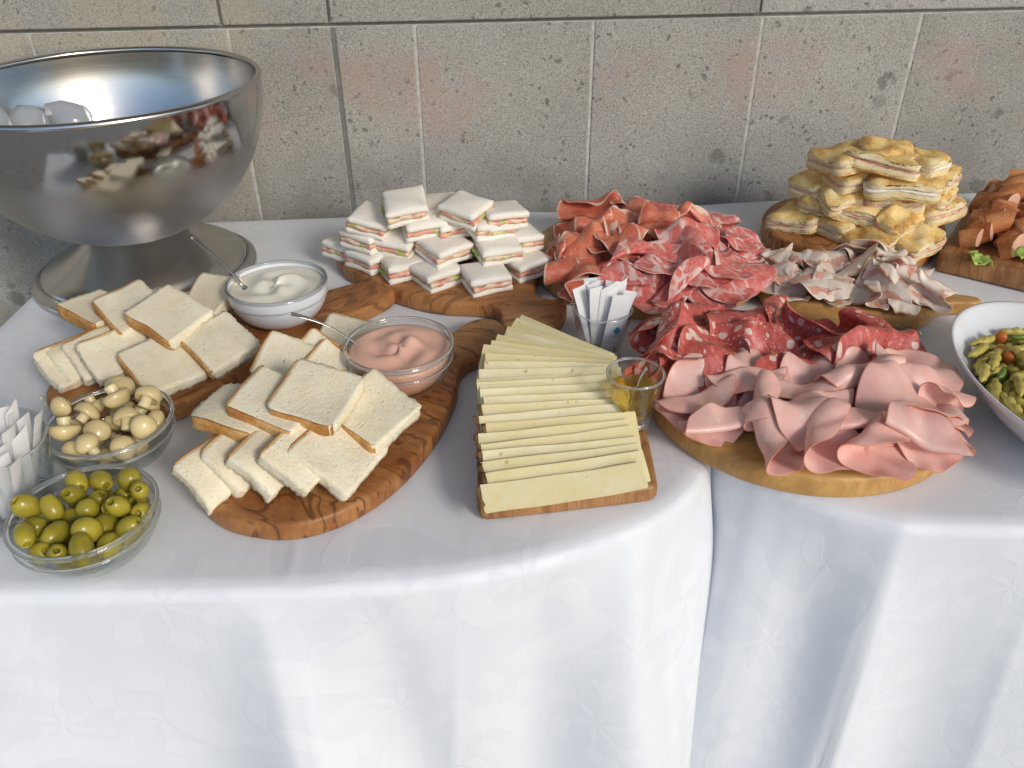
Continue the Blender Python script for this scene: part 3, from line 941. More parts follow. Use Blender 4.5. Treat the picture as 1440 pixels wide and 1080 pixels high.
def sauce(name, x, y, z0, inn, level, mat, label, seed):
    prof = [(max(.0003, r - .0006), z + .0006) for r, z in inn if z < level]
    rt = prof[-1][0] + .0005
    v, f = lathe(prof, 64)
    n0 = len(v)
    n, rings = 64, 16
    g = np.random.default_rng(seed)
    for j in range(rings + 1):
        r = rt * (1 - j / rings) + .0002
        for i in range(n):
            a = 2 * math.pi * i / n
            xx, yy = r * math.cos(a), r * math.sin(a)
            q = r / rt
            sw = math.sin(3 * a + 7 * q + seed) * .0030 * q * (1 - q) * 4 + math.sin(2 * a - 11 * q + 2 * seed) * .0022 * (1 - q)
            pk = .0085 * math.exp(-((xx - .010) ** 2 + (yy - .012) ** 2) / .00022) - .004 * math.exp(-((xx + .014) ** 2 + (yy + .006) ** 2) / .00016)
            v.append((xx, yy, level + (sw + pk) * min(1, (1 - q) * 5) + .0012 * (1 - q)))
    for j in range(rings):
        for i in range(n):
            k = (i + 1) % n
            f.append((n0 + j * n + i, n0 + j * n + k, n0 + (j + 1) * n + k, n0 + (j + 1) * n + i))
    # join the body's top ring to the surface
    a0 = n0 - n
    for i in range(n):
        k = (i + 1) % n
        f.append((a0 + i, a0 + k, n0 + k, n0 + i))
    o = link(name, mk(name, v, f, mat), None, (x, y, z0))
    tag(o, label, 'sauce')

def spoon(a, b, label, bowl_len=.03, bowl_w=.0085, group='small steel spoons'):
    """a: tip of the handle, b: where the bowl of the spoon sits in the food"""
    A, B = Vector(a), Vector(b)
    o = empty('spoon', B)
    tag(o, label, 'spoon', group)
    d = A - B
    pts, rad = [], []
    L = d.length
    for t in np.linspace(0, 1, 14):
        sag = math.sin(t * math.pi) * .007
        pts.append(d * t + Vector((0, 0, sag)))
        wdt = .0018 + .0030 * max(0, (t - .45) / .55) ** 1.2
        if t > .97: wdt *= .7
        rad.append((wdt, .0009))
    v, f = tube(pts, rad, 10)
    link('handle', mk('handle', v, f, STEEL), o)
    dn = -d.normalized()
    pts = [dn * (bowl_len * t) + Vector((0, 0, -.003 * math.sin(t * math.pi))) for t in np.linspace(-.08, 1, 9)]
    rad = [(max(.0012, bowl_w * math.sin(min(1, max(.05, t + .08)) * math.pi) ** .6), .0011) for t in np.linspace(-.02, .98, 9)]
    v, f = tube(pts, rad, 12)
    link('spoon_bowl', mk('spoon_bowl', v, f, STEEL), o)

inn = glass_bowl(-.288, .922, BT, .0612, .050, .026, 'white bowl of mayonnaise standing on the olive wood board', 'sauce bowls', CERAMIC)
sauce('mayonnaise', -.288, .922, BT, inn, .0445, MAYO, 'white mayonnaise filling a white bowl', 3)
spoon((-0.3923, 0.9526, .872), (-0.3280, 0.9220, .815), 'small steel spoon stuck in the white mayonnaise')
inn = glass_bowl(-.121, .766, BT, .0585, .053, .026, 'clear glass bowl holding the pink sauce', 'sauce bowls')
sauce('pink_sauce', -.121, .766, BT, inn, .046, PINKSAUCE, 'swirled salmon pink cocktail sauce in a glass bowl', 5)
spoon((-0.2318, 0.7689, .862), (-0.1634, 0.7764, .816), 'small steel spoon stuck in the pink sauce')

# ------------------------------------------------------------------ olives and mushrooms
OB = (-.367, .5345); MBW = (-.397, .665)
inn = glass_bowl(OB[0], OB[1], TZ + .002, .0605, .049, .022, 'clear glass bowl of green olives at the table edge', 'glass bowls of antipasti')
inn = glass_bowl(MBW[0], MBW[1], TZ + .002, .0605, .049, .022, 'clear glass bowl of button mushrooms behind the olives', 'glass bowls of antipasti')

def olive_mesh(hole):
    L, W = .0128, .0095
    prof = [(.0004, -L)]
    for a in np.linspace(12, 168, 14):
        prof.append((W * math.sin(R(a)) ** .9, -L * math.cos(R(a))))
    if hole:
        prof = [p for p in prof if p[1] < L * .86]
        prof += [(.0040, L * .90), (.0033, L * .89), (.0030, L * .80), (.0029, L * .3), (.0004, L * .28)]
    else:
        prof.append((.0004, L))
    return lathe(prof, 20)
om = [mk('olive', *olive_mesh(True), OLIVE), mk('olive', *olive_mesh(False), OLIVE)]
things = []
for i, (x, y, z, r) in enumerate(drop_pack(44, .0108, sphere_floor(.063, .066, .058), .05, seed=2)):
    tilt = random.uniform(25, 100)
    o = link('olive', om[0 if i % 3 else 1], None, (OB[0] + x, OB[1] + y, TZ + z), (R(tilt), 0, random.gauss(0, .9) if i % 3 else random.uniform(0, 6.28)))
    s = random.uniform(.90, 1.1)
    o.scale = (s * random.uniform(.9, 1.06), s * random.uniform(.92, 1.06), s * random.uniform(.88, 1.14))
    if z < .027:
        tag(o, 'green olive at the bottom of its glass bowl, seen through the glass', 'olive', 'olives in the bottom of the bowl')
    else:
        things.append((o, x, y))
label_rows(things, 4, 'green olive in the glass bowl', ['of the front row', 'of the second row', 'of the third row', 'of the back row'], 'olive', 'green olives in the glass bowl')

cap = [(.0004, .0098)]
for a in np.linspace(10, 100, 10):
    cap.append((.0125 * math.sin(R(a)), .0105 * math.cos(R(a)) * .95))
cap += [(.0112, -.0042), (.0088, -.0030), (.0055, -.0008), (.0004, -.0005)]
capm = [mk('cap', wob(lathe(cap, 24)[0], .0006, 160, s), lathe(cap, 24)[1], MUSHROOM) for s in (1, 2, 3)]
stm = [(.0050, -.0005), (.0050, -.006), (.0056, -.0105), (.0054, -.0118), (.0004, -.0122)]
stemm = [mk('stem', wob(lathe(stm, 16)[0], .0004, 200, s), lathe(stm, 16)[1], MUSHSTEM) for s in (1, 2)]
things = []
for i, (x, y, z, r) in enumerate(drop_pack(24, .0142, sphere_floor(.063, .066, .058), .05, seed=9)):
    o = empty('mushroom', (MBW[0] + x, MBW[1] + y, TZ + z), (R(random.choice([10, -35, 50, 75, -60, 115, 150])), R(random.uniform(-30, 30)), random.uniform(-.8, .8)))
    s = random.uniform(.84, 1.15)
    o.scale = (s * random.uniform(.88, 1.1), s, s * random.uniform(.85, 1.12))
    link('cap', capm[i % 3], o)
    link('stem', stemm[i % 2], o)
    if z < .024:
        tag(o, 'button mushroom at the bottom of its glass bowl, seen through the glass', 'mushroom', 'mushrooms in the bottom of the bowl')
    else:
        things.append((o, x, y))
label_rows(things, 3, 'button mushroom in the glass bowl', ['of the front row', 'of the middle row', 'of the back row'], 'mushroom', 'button mushrooms in the glass bowl')

# ------------------------------------------------------------------ tumblers with paper packets, shot glass of honey
def tumbler(x, y, z0, rr, rb, h, label, base=.009, wall=.002, facets=0):
    o = empty('drinking_glass', (x, y, z0))
    tag(o, label, 'glass', 'small drinking glasses on the tables')
    prof = [(.0005, .0008), (rb * .9, .0008), (rb, .002), (rb + (rr - rb) * .5, h * .5), (rr, h - .001), (rr - wall * .5, h + .0004)]
    inn = [(rr - wall, h - .001), (rb + (rr - rb) * .5 - wall, h * .5), (rb - wall + .0008, base + .003), (rb * .7, base), (.0005, base)]
    v, f = lathe(prof, 64)
    if facets:
        v = np.array(v)
        a = np.arctan2(v[:, 1], v[:, 0])
        k = 1 - .045 * np.abs(np.sin(a * facets / 2)) * (v[:, 2] < h * .55) * (v[:, 2] > .0015)
        v[:, 0] *= k; v[:, 1] *= k
    link('outer_wall', mk('outer_wall', v, f, GLASS), o)
    v, f = lathe(inn, 64)
    link('inner_wall', mk('inner_wall', v, f, GLASS), o)
    v, f = lathe([(.0005, .0012), (rb * .88, .0012), (rb * .96, .0025), (rb - .0012 + (rr - rb) * base / h, base - .001), (rb * .6, base - .0006), (.0005, base - .0006)], 64)
    link('thick_base', mk('thick_base', v, f, THICKGLASS), o)
    lp = [(rr - wall / 2 + wall * .6 * math.cos(a), h + wall * .6 * math.sin(a)) for a in np.linspace(0, 2 * math.pi, 9)]
    v, f = lathe(lp, 64)
    link('rim', mk('rim', v, f, THICKGLASS), o)

def packet_mesh(w, L, seed):
    g = np.random.default_rng(seed)
    n, m = 10, 3
    v, f, th = [], [], .0011
    bend = g.uniform(-.006, .006)
    skew = g.uniform(-.006, .010)
    for side in (1, -1):
        for j in range(n + 1):
            t = j / n
            for i in range(m + 1):
                u = i / m - .5
                puff = th * (1 - (2 * abs(u)) ** 2) * (1 if .06 < t < .94 else .15)
                v.append((u * w, side * (puff + .0001) + bend * t * t, L * t + (skew * u if j == n else 0)))
    o = (n + 1) * (m + 1)
    for j in range(n):
        for i in range(m):
            a = j * (m + 1) + i
            f.append((a, a + m + 1, a + m + 2, a + 1))
            f.append((o + a, o + a + 1, o + a + m + 2, o + a + m + 1))
    return v, f
pk = [mk('paper_packet', *packet_mesh(.0165, .080, s), PAPER) for s in range(5)]

def packets(cx, cy, z0, n, spread, yaw0, text, group, seed, zjit=.006, lean_out=13, h=0):
    g = np.random.default_rng(seed)
    res = []
    for i in range(n):
        t = (i + .5) / n
        x = -spread + 2 * spread * t
        back = (i % 3 - 1) * spread * .55
        lean = lean_out * (2 * t - 1) + g.uniform(-3, 3)
        fr = g.uniform(-4, 4) - back * 350
        M = Matrix.Rotation(R(yaw0 + g.uniform(-25, 25)), 3, 'Z')
        M = Matrix.Rotation(R(lean), 3, 'Y') @ Matrix.Rotation(R(fr), 3, 'X') @ M
        o = link('paper_packet', pk[i % 5], None, (cx + x * .55, cy + back * .6, z0 + g.uniform(0, zjit)), M)
        res.append((o, x, back))
        tag(o, '%s, %s' % (text, lr(i, n)), 'packet', group)
    return res

tumbler(.108, .868, TZ + .002, .0355, .0245, .060, 'small clear glass full of white paper packets beside the cheese')
packets(.108, .868, TZ + .0125, 13, .019, 15, 'white paper packet in the small glass beside the cheese', 'paper packets in the middle glass', 3)
front = link('paper_packet', mk('paper_packet', *packet_mesh(.024, .076, 77), PAPER), None, (.117, .852, TZ + .013), Matrix.Rotation(R(9), 3, 'Y') @ Matrix.Rotation(R(4), 3, 'X') @ Matrix.Rotation(R(8), 3, 'Z'))
tag(front, 'front white paper packet with a blue emblem in the glass beside the cheese', 'packet', 'paper packets in the middle glass')
v, f = [], []
def disc(cx, cz, r, y=-.0014, n=10):
    b = len(v)
    v.extend([(cx + r * math.cos(6.283 * i / n), y, cz + r * 1.1 * math.sin(6.283 * i / n)) for i in range(n)])
    f.append(tuple(range(b, b + n)))
disc(.002, .0325, .0024); disc(.0003, .0293, .0022); disc(.0042, .0296, .0023); disc(.0022, .0266, .0023); disc(.0022, .0296, .0015, -.0015)
link('printed_emblem', mk('printed_emblem', v, f, BLUEINK, False), front)
v, f = [], []
for i, wd in enumerate((.0012, .0009, .0012, .0010, .0012)):
    x0 = -.0045 + i * .0024
    b = len(v)
    v.extend([(x0, -.0014, .0205), (x0 + wd, -.0014, .0205), (x0 + wd, -.0014, .0224 + .0004 * (i % 2)), (x0, -.0014, .0224)])
    f.append((b, b + 1, b + 2, b + 3))
link('printed_line', mk('printed_line', v, f, GREYINK, False), front)

tumbler(-.472, .590, TZ + .002, .054, .040, .080, 'clear glass of white paper packets cut by the picture edge, beside the olives')
packets(-.470, .586, TZ + .0125, 34, .044, 70, 'white paper packet in the glass beside the olives', 'paper packets in the glass by the olives', 8, .014, 15)

tumbler(.1225, .692, BT - .001, .0292, .0195, .062, 'faceted shot glass of golden honey standing on the cheese board', .012, .0022, 10)
hp = [(.0004, .0127), (.0120, .0127), (.0172, .0150), (.0222, .040), (.0232, .0455), (.0226, .046), (.0004, .0457)]
v, f = lathe(hp, 48)
tag(link('honey', mk('honey', v, f, HONEY), None, (.1225, .692, BT - .001)), 'golden honey in the faceted shot glass', 'honey')
spoon((.1345, .700, BT + .063), (.119, .689, BT + .020), 'tiny dark spoon standing in the honey glass', .010, .006)

# ------------------------------------------------------------------ cheese slices
def cheese(px, py, z, yaw, tilt, label, L=.155, Wd=.048, t=.0044, seed=0, rind=True, lean=0):
    M = Matrix.Rotation(R(yaw), 3, 'Z') @ Matrix.Rotation(R(lean), 3, 'Y') @ Matrix.Rotation(R(tilt), 3, 'X')
    o = empty('cheese_slice', (px, py, z), M)
    tag(o, label, 'cheese', 'cheese slices fanned on the small board')
    v, f = grid_box(L, Wd, t, 22, 8, 1)
    g = np.random.default_rng(seed)
    taper = g.uniform(.02, .09)
    v[:, 1] *= 1 - taper * (v[:, 0] / L + .5)
    q = wob(v, .0006, 45, seed)
    q[:, 2] += .003 * np.sin(v[:, 0] * 26 + seed) * .5 + g.uniform(-.0015, .0015) * (v[:, 0] / (L / 2)) ** 2
    link('paste', mk('paste', q, f, CHEESE, True), o)
    bpy.data.objects[o.name].children[0].modifiers.new('e', 'EDGE_SPLIT').split_angle = R(40)
    if rind:
        v, f = grid_box(.0045, Wd * 1.02, t * 1.15, 3, 10, 2)
        v[:, 0] -= L / 2 + .0016
        q = wob(v, .0014, 230, seed)
        q[:, 2] += .003 * math.sin(-L / 2 * 26 + seed) * .5
        link('rind', mk('rind', q, f, RIND), o)

CT = BT - .002
n_low = 12
for i in range(n_low):
    k = i / (n_low - 1)
    yaw = 13 - 9 * k
    y = .567 + .0118 * i
    x = .051 - .010 * k + random.uniform(-.004, .004)
    cheese(x, y + .012, CT + .0125 + .0011 * i, yaw + random.uniform(-1.5, 1.5), 30 + 12 * k + random.uniform(-3, 3), 'cheese slice in the straight front stack, %s' % ('frontmost, lying on the board' if i == 0 else ORD[i] + ' from the front'), seed=i + 1, L=.152 if i < 4 else .148, Wd=(.026 if i == 0 else .031 + .008 * k), t=.0052, rind=i < 9)
n_fan = 13
for i in range(n_fan):
    k = i / (n_fan - 1)
    yaw = 9 - 50 * k
    piv = np.array([.118 - .022 * k, .700 + .052 * k])
    L = .156 - .03 * k + random.uniform(-.006, .004)
    c = piv - np.array([math.cos(R(yaw)), math.sin(R(yaw))]) * L / 2
    cheese(c[0], c[1] + .012, CT + .021 + .006 * math.sin(k * 3.1), yaw + random.uniform(-2, 2), 36 - 8 * k + random.uniform(-3, 3), 'cheese slice in the fanned back part, %s' % ('frontmost of the fan' if i == 0 else 'rearmost of the fan' if i == n_fan - 1 else ORD[i] + ' from the front'), L=L, Wd=.05, seed=i + 30, rind=False)

# ------------------------------------------------------------------ white sandwiches
def soft_layer(s, t, seed):
    v, f = grid_box(s, s, t, 12, 12, 2)
    x, y = v[:, 0] / (s / 2), v[:, 1] / (s / 2)
    q = wob(v, .0007, 90, seed)
    pinch = np.clip(np.maximum(np.abs(x), np.abs(y)) - .72, 0, 1) / .28
    q[:, 2] -= np.sign(v[:, 2]) * t * .16 * pinch ** 2
    q[:, 2] += .0022 * (1 - x * x) * (1 - y * y) * (1 if seed % 2 else .3)
    return q, f
SS = .057
s_bot = [mk('bread_layer', *soft_layer(SS, .0085, s), SOFTBREAD) for s in (1, 2, 3)]
s_top = [mk('bread_layer', *soft_layer(SS * .99, .0095, s), SOFTBREAD) for s in (5, 6, 7, 9)]
def fill_mesh(s, seed):
    v, f = grid_box(s * .955, s * .955, .0060, 16, 16, 2)
    q = wob(v, .0012, 240, seed)
    g = np.random.default_rng(seed)
    edge = np.maximum(np.abs(v[:, 0]), np.abs(v[:, 1])) > s * .48
    q[edge, 0] += g.normal(0, .0010, edge.sum()); q[edge, 1] += g.normal(0, .0010, edge.sum())
    return q, f
s_fill = [mk('filling', *fill_mesh(SS, s), HAM) for s in (1, 2, 3)]
def leaf_mesh(seed):
    g = np.random.default_rng(seed)
    n = 12
    v, f = [], []
    for i in range(n + 1):
        t = i / n - .5
        for j in range(3):
            v.append((t * .026, -.0275 - j * .0016 + g.normal(0, .0006) + .003, -.0015 * j + .0012 * math.sin(i * 1.9 + j) + .002))
    for i in range(n):
        for j in range(2):
            a = i * 3 + j
            f.append((a, a + 1, a + 4, a + 3))
    return v, f
s_leaf = [mk('lettuce', *leaf_mesh(s), LETTUCE) for s in (1, 2, 3)]
def sandwich(x, y, z, yaw, tx, ty, label, i, sq=1.0):
    M = Matrix.Rotation(R(yaw), 3, 'Z') @ Matrix.Rotation(R(tx), 3, 'X') @ Matrix.Rotation(R(ty), 3, 'Y')
    o = empty('sandwich', (x, y, z), M)
    o.scale = (1, random.uniform(.88, 1.05), 1)
    tag(o, label, 'sandwich', 'crustless white sandwiches piled on the board')
    link('bread_layer', s_bot[i % 3], o, (0, 0, -.0085))
    link('filling', s_fill[i % 3], o, (random.uniform(-.001, .001), random.uniform(-.001, .001), -.0012))
    link('bread_layer', s_top[i % 4], o, (random.uniform(-.002, .002), random.uniform(-.002, .002), .0068), (0, 0, R(random.choice([0, 90, 180]) + random.uniform(-3, 3))))
    for k in range(2 if i % 3 else 1):
        link('lettuce', s_leaf[(i + k) % 3], o, (random.uniform(-.008, .008), 0, -.002), (0, 0, R(90 * ((i + k) % 4))))
sw = 'crustless white sandwich, '
S = [
 (-0.2353, 1.1123, .785, -38, 0, 0, 'leftmost at the bottom of the pile'),
 (-0.1951, 1.0729, .785, -42, 0, 0, 'second from the left in the bottom tier'),
 (-0.1494, 1.0466, .785, 28, 0, 0, 'third from the left in the bottom tier'),
 (-0.0987, 1.0211, .785, 40, 0, 0, 'fourth from the left in the bottom tier, at the front'),
 (-0.0339, 1.0049, .786, 24, 4, 2, 'frontmost, with lettuce sticking out near the board handle'),
 (0.0191, 1.0500, .785, 32, 0, 0, 'rightmost in the bottom tier'),
 (-0.1626, 1.1133, .785, 10, 0, 0, 'hidden at the bottom left inside the pile'),
 (-0.0949, 1.0995, .785, 14, 0, 0, 'hidden at the bottom middle of the pile'),
 (-0.0287, 1.0933, .785, 20, 0, 0, 'hidden at the bottom right inside the pile'),
 (-0.1262, 1.1720, .785, 5, 0, 0, 'low at the back of the pile, left of the middle'),
 (-0.0532, 1.1624, .785, 5, 0, 0, 'low at the back of the pile, right of the middle'),
 (-0.1994, 1.0871, .811, -30, 3, 4, 'leftmost in the second tier'),
 (-0.1559, 1.0715, .811, -20, 8, 4, 'second from the left in the second tier, with lettuce showing'),
 (-0.0910, 1.0442, .812, 42, 4, 0, 'middle of the second tier, facing front with one corner'),
 (-0.0186, 1.0427, .812, 26, 5, 0, 'second from the right in the second tier'),
 (0.0087, 1.0802, .811, 30, 0, 4, 'rightmost in the second tier'),
 (-0.0790, 1.1096, .811, 15, 0, 0, 'in the core of the second tier'),
 (-0.1897, 1.0852, .836, -24, 6, 6, 'leftmost in the third tier'),
 (-0.1207, 1.0737, .838, 18, 6, -4, 'middle of the third tier'),
 (-0.0835, 1.0797, .830, 30, 2, 0, 'sunk between the third tier slices'),
 (-0.0291, 1.0641, .836, 28, 4, 4, 'rightmost in the third tier'),
 (-0.0125, 1.0719, .846, 22, 0, 6, 'at the back right, under the top one'),
 (-0.1429, 1.0704, .862, 12, 10, -10, 'highest on the left, tilted with ham showing'),
 (-0.0582, 1.0633, .858, -32, 8, 8, 'highest on the right, tilted with ham showing'),
 (-0.1009, 1.1023, .846, 4, 0, 0, 'at the top back between the two highest'),
]
for i, (x, y, z, yaw, tx, ty, lab) in enumerate(S):
    sandwich(x, y, z, yaw + random.uniform(-6, 6), tx + random.uniform(-4, 5), ty + random.uniform(-4, 4), sw + lab, i)

# ------------------------------------------------------------------ sliced meats
def smoothstep(x):
    x = np.clip(x, 0, 1)
    return x * x * (3 - 2 * x)
def th_half(s0=0.0, w=.35, total=172):
    return lambda s: R(total) * smoothstep((s - s0) / w)
def th_wave(amp=55, k=6.0, ph=0.0):
    return lambda s: R(amp) * np.sin(k * s + ph)
def th_arch(amp=60):
    return lambda s: -R(amp) * np.clip(s, -1, 1)
def th_roll(total=330, s0=-.5):
    return lambda s: R(total) * np.clip((s - s0) / (1 - s0), 0, 1)
def th_sfold(a=160, s0=-.35, s1=.35, w=.3):
    return lambda s: R(a) * (smoothstep((s - s0) / w) - smoothstep((s - s1) / w))

def sheet(Lx, Ly, theta, seed, n=22, cone=0.0, bend=0.0, ruffle=.0012, strip=False, irregular=.05):
    g = np.random.default_rng(seed)
    t = np.linspace(-1, 1, n)
    U, V = np.meshgrid(t, t, indexing='ij')
    if strip:
        x = U; y = V * (1 - .25 * np.abs(U) ** 4)
    else:
        x = U * np.sqrt(1 - V * V / 2); y = V * np.sqrt(1 - U * U / 2)
    ang = np.arctan2(y, x)
    ir = 1 + irregular * (np.sin(2 * ang + g.uniform(0, 6)) + .6 * np.sin(3 * ang + g.uniform(0, 6)) + .4 * np.sin(5 * ang + g.uniform(0, 6)))
    a = x * ir * Lx / 2; b = y * ir * Ly / 2
    K = 40
    Y = np.zeros_like(b); Z = np.zeros_like(b)
    for i in range(K):
        s = b * (i + .5) / K
        th = theta(s / (Ly / 2) + cone * a / (Lx / 2))
        Y += np.cos(th) * b / K; Z += np.sin(th) * b / K
    X = a.copy()
    # fluttering edges
    e = (x * x + y * y) ** 1.5
    Z = Z + ruffle * e * (np.sin(7 * ang + g.uniform(0, 6)) + .7 * np.sin(11 * ang + g.uniform(0, 6)))
    if bend:
        kb = bend
        X, Z = np.sin(kb * X) / kb * (1 - kb * Z * .5), Z + (np.cos(kb * X) - 1) / kb
    uv = np.stack([.5 + .5 * x, .5 + .5 * y], -1).reshape(-1, 2)
    P = np.stack([X, Y, Z], -1).reshape(-1, 3)
    P[:, 0] -= P[:, 0].mean(); P[:, 1] -= (P[:, 1].max() + P[:, 1].min()) / 2
    f = []
    for i in range(n - 1):
        for j in range(n - 1):
            k = i * n + j
            f.append((k, k + n, k + n + 1, k + 1))
    return P, f, uv

class Pile:
    """height of what already lies on a board, so that each slice drapes over those below it"""
    def __init__(self, cx, cy, half, z, res=.005):
        self.x0, self.y0, self.res = cx - half, cy - half, res
        m = int(2 * half / res) + 1
        self.m = m
        self.H = np.full((m, m), z)
    def blur(self, k=3):
        H = self.H
        for _ in range(k):
            Q = np.pad(H, 1, mode='edge')
            H = (Q[1:-1, 1:-1] * 2 + Q[:-2, 1:-1] + Q[2:, 1:-1] + Q[1:-1, :-2] + Q[1:-1, 2:]) / 6
        return H
    def at(self, H, x, y):
        i = np.clip((x - self.x0) / self.res, 0, self.m - 1.001); j = np.clip((y - self.y0) / self.res, 0, self.m - 1.001)
        a, b = i.astype(int), j.astype(int)
        u, w = i - a, j - b
        return H[a, b] * (1 - u) * (1 - w) + H[a + 1, b] * u * (1 - w) + H[a, b + 1] * (1 - u) * w + H[a + 1, b + 1] * u * w
    def settle(self, P, pack=.5, follow=1.0):
        H = self.blur(4)
        base = self.at(H, P[:, 0], P[:, 1])
        m = base.mean()
        P = P.copy()
        P[:, 2] += m + (base - m) * follow + .0008
        i = np.clip(((P[:, 0] - self.x0) / self.res).round().astype(int), 0, self.m - 1)
        j = np.clip(((P[:, 1] - self.y0) / self.res).round().astype(int), 0, self.m - 1)
        top = self.H.copy()
        np.maximum.at(top, (i, j), P[:, 2])
        self.H = self.H + (top - self.H) * pack
        return P

def lay(name, pile, x, y, rz, sh, mat, thick, tiltx=0, tilty=0, pack=.5, follow=1.0):
    P, f, uv = sh
    P = wob(P, .0014, 70, len(bpy.data.objects))
    M = np.array(Matrix.Rotation(R(rz), 3, 'Z') @ Matrix.Rotation(R(tilty), 3, 'Y') @ Matrix.Rotation(R(tiltx), 3, 'X'))
    P = P @ M.T
    P[:, 2] -= np.percentile(P[:, 2], 4)
    P[:, 0] += x; P[:, 1] += y
    P = pile.settle(P, pack, follow)
    c = P.mean(0)
    o = link(name, mk(name, P - c, f, mat, True, uv), None, tuple(c))
    modifier(o, 'SOLIDIFY', thickness=thick, offset=0)
    modifier(o, 'SUBSURF', levels=1, render_levels=1)
    return o, float(c[0]), float(c[1])

BTR = TZ + .0016 + .026
# --- prosciutto and coppa on the round board by the wall
pl = Pile(.198, 1.108, .2, BTR)
low = []
for i in range(16):
    a, r = i * 2.4, .135 * math.sqrt((i + .5) / 16)
    x, y = .198 + r * math.cos(a), 1.118 + r * math.sin(a)
    kind = th_wave(48, 5, i) if i % 2 else th_sfold(150, -.4, .3)
    low.append(lay('coppa_slice' if x > .2 else 'prosciutto_slice', pl, x, y, random.uniform(0, 360), sheet(.10, .10, kind, 200 + i, bend=random.uniform(-4, 4)), COPPA if x > .2 else PROSCIUTTO, .0009, pack=.62))
label_rows([t for t in low if t[0].name.startswith('coppa')], 2, 'coppa slice in the lower layer', ['of the front ones', 'of the back ones'], 'cured meat', 'coppa slices on the round board')
label_rows([t for t in low if t[0].name.startswith('prosc')], 2, 'prosciutto slice in the lower layer', ['of the front ones', 'of the back ones'], 'cured meat', 'prosciutto slices on the round board')
res = []
for i, (x, y) in enumerate([(0.1955, 1.1613), (0.1575, 1.1484), (0.1148, 1.1332), (0.0814, 1.0898), (0.2745, 1.1376), (0.2383, 1.1543), (0.1330, 1.0649), (0.1675, 1.0691), (0.1951, 1.0943), (0.0648, 1.0524), (0.0976, 1.0409), (0.1251, 1.0287), (0.0671, 1.0022), (0.2349, 1.0928), (0.0836, 0.9679), (0.1073, 0.9845), (0.0747, 1.0604), (0.2152, 1.1283), (0.1440, 1.0474)]):
    rad = math.degrees(math.atan2(y - 1.108, x - .198))
    kind = [th_arch(78), th_half(-.1, .5, 150), th_roll(280, -.6), th_arch(62), th_sfold(150, -.3, .4, .4)][i % 5]
    res.append(lay('prosciutto_slice', pl, x, y, rad + random.uniform(-50, 50) + (90 if i % 2 else 0), sheet(random.uniform(.050, .068), random.uniform(.070, .095), kind, 300 + i, cone=random.uniform(-.25, .25), bend=random.uniform(-8, 8), ruffle=.0008), PROSCIUTTO, .0009, tiltx=random.uniform(-10, 12), tilty=random.uniform(-9, 9), pack=.36))
label_rows(res, 4, 'curled prosciutto slice on the round board', ['of the front row', 'of the second row', 'of the third row', 'of the back row'], 'cured meat', 'prosciutto slices on the round board')
res = []
CO = [((0.2902, 1.0902), 60, 0), ((0.3198, 1.0831), 40, 1), ((0.2403, 1.0617), 10, 2), ((0.2685, 1.0326), 70, 3), ((0.3239, 1.0528), 20, 0), ((0.1999, 1.0203), -5, 1), ((0.2406, 1.0080), 80, 2), ((0.2837, 1.0091), 30, 3), ((0.1664, 0.9791), 5, 0), ((0.1984, 0.9784), -8, 1), ((0.3054, 0.9950), 10, 2), ((0.2443, 0.9754), 60, 0), ((0.1463, 0.9586), 10, 1), ((0.1808, 0.9459), 0, 3), ((0.2580, 0.9504), 35, 0), ((0.2181, 0.9511), 40, 1), ((0.2834, 0.9600), 25, 0), ((0.1564, 1.0122), 20, 1)]
for i, ((x, y), rz, kd) in enumerate(CO):
    kind = [th_half(-.1, .45, 160), th_sfold(158, -.4, .25, .3), th_arch(70), th_half(.05, .5, 150)][kd]
    res.append(lay('coppa_slice', pl, x, y, rz + random.uniform(-15, 15), sheet(random.uniform(.072, .09), random.uniform(.085, .10), kind, 340 + i, cone=random.uniform(-.2, .2), bend=random.uniform(-3, 3), ruffle=.0008), COPPA, .0010, tiltx=random.uniform(-8, 14), tilty=random.uniform(-8, 8), pack=.36))
label_rows(res, 3, 'folded coppa slice on the round board', ['of the front row', 'of the middle row', 'of the back row'], 'cured meat', 'coppa slices on the round board')

# --- salami and mortadella on the big round board in front
pl = Pile(.3135, .762, .2, BTR)
res = []
SA = [(0.1794, 0.8430), (0.2234, 0.8556), (0.2723, 0.8667), (0.3187, 0.8659), (0.3599, 0.8482), (0.4039, 0.8309), (0.4303, 0.8034), (0.1806, 0.7734), (0.2220, 0.7870), (0.2731, 0.8014), (0.3188, 0.7930), (0.3638, 0.7847),
      (0.1821, 0.8213), (0.2192, 0.8282), (0.2630, 0.8283), (0.3054, 0.8210), (0.1711, 0.7717), (0.2067, 0.7816), (0.2397, 0.7757), (0.2801, 0.7675), (0.3351, 0.8098), (0.3691, 0.7895), (0.4110, 0.8011), (0.3410, 0.7665), (0.1817, 0.7409), (0.2244, 0.7492)]
for i, (x, y) in enumerate(SA):
    if i < 12:
        sh = sheet(.088, .088, [th_wave(35, 4, i), th_sfold(120, -.3, .4)][i % 2], 400 + i, n=24, irregular=.02)
        res.append(lay('salami_slice', pl, x, y, random.uniform(0, 360), sh, SALAMI, .0010, pack=.55))
    else:
        sh = sheet(.098, .096, [th_half(-.1, .7, 140), th_arch(62), th_wave(48, 4.2, i), th_half(.1, .6, 150)][i % 4], 400 + i, n=24, cone=random.uniform(-.25, .25), bend=random.uniform(-5, 3), irregular=.02, ruffle=.0008)
        res.append(lay('salami_slice', pl, x, y, random.uniform(-50, 50) + 180 * (i % 2), sh, SALAMI, .0010, tiltx=random.uniform(-6, 16), tilty=random.uniform(-10, 10), pack=.36))
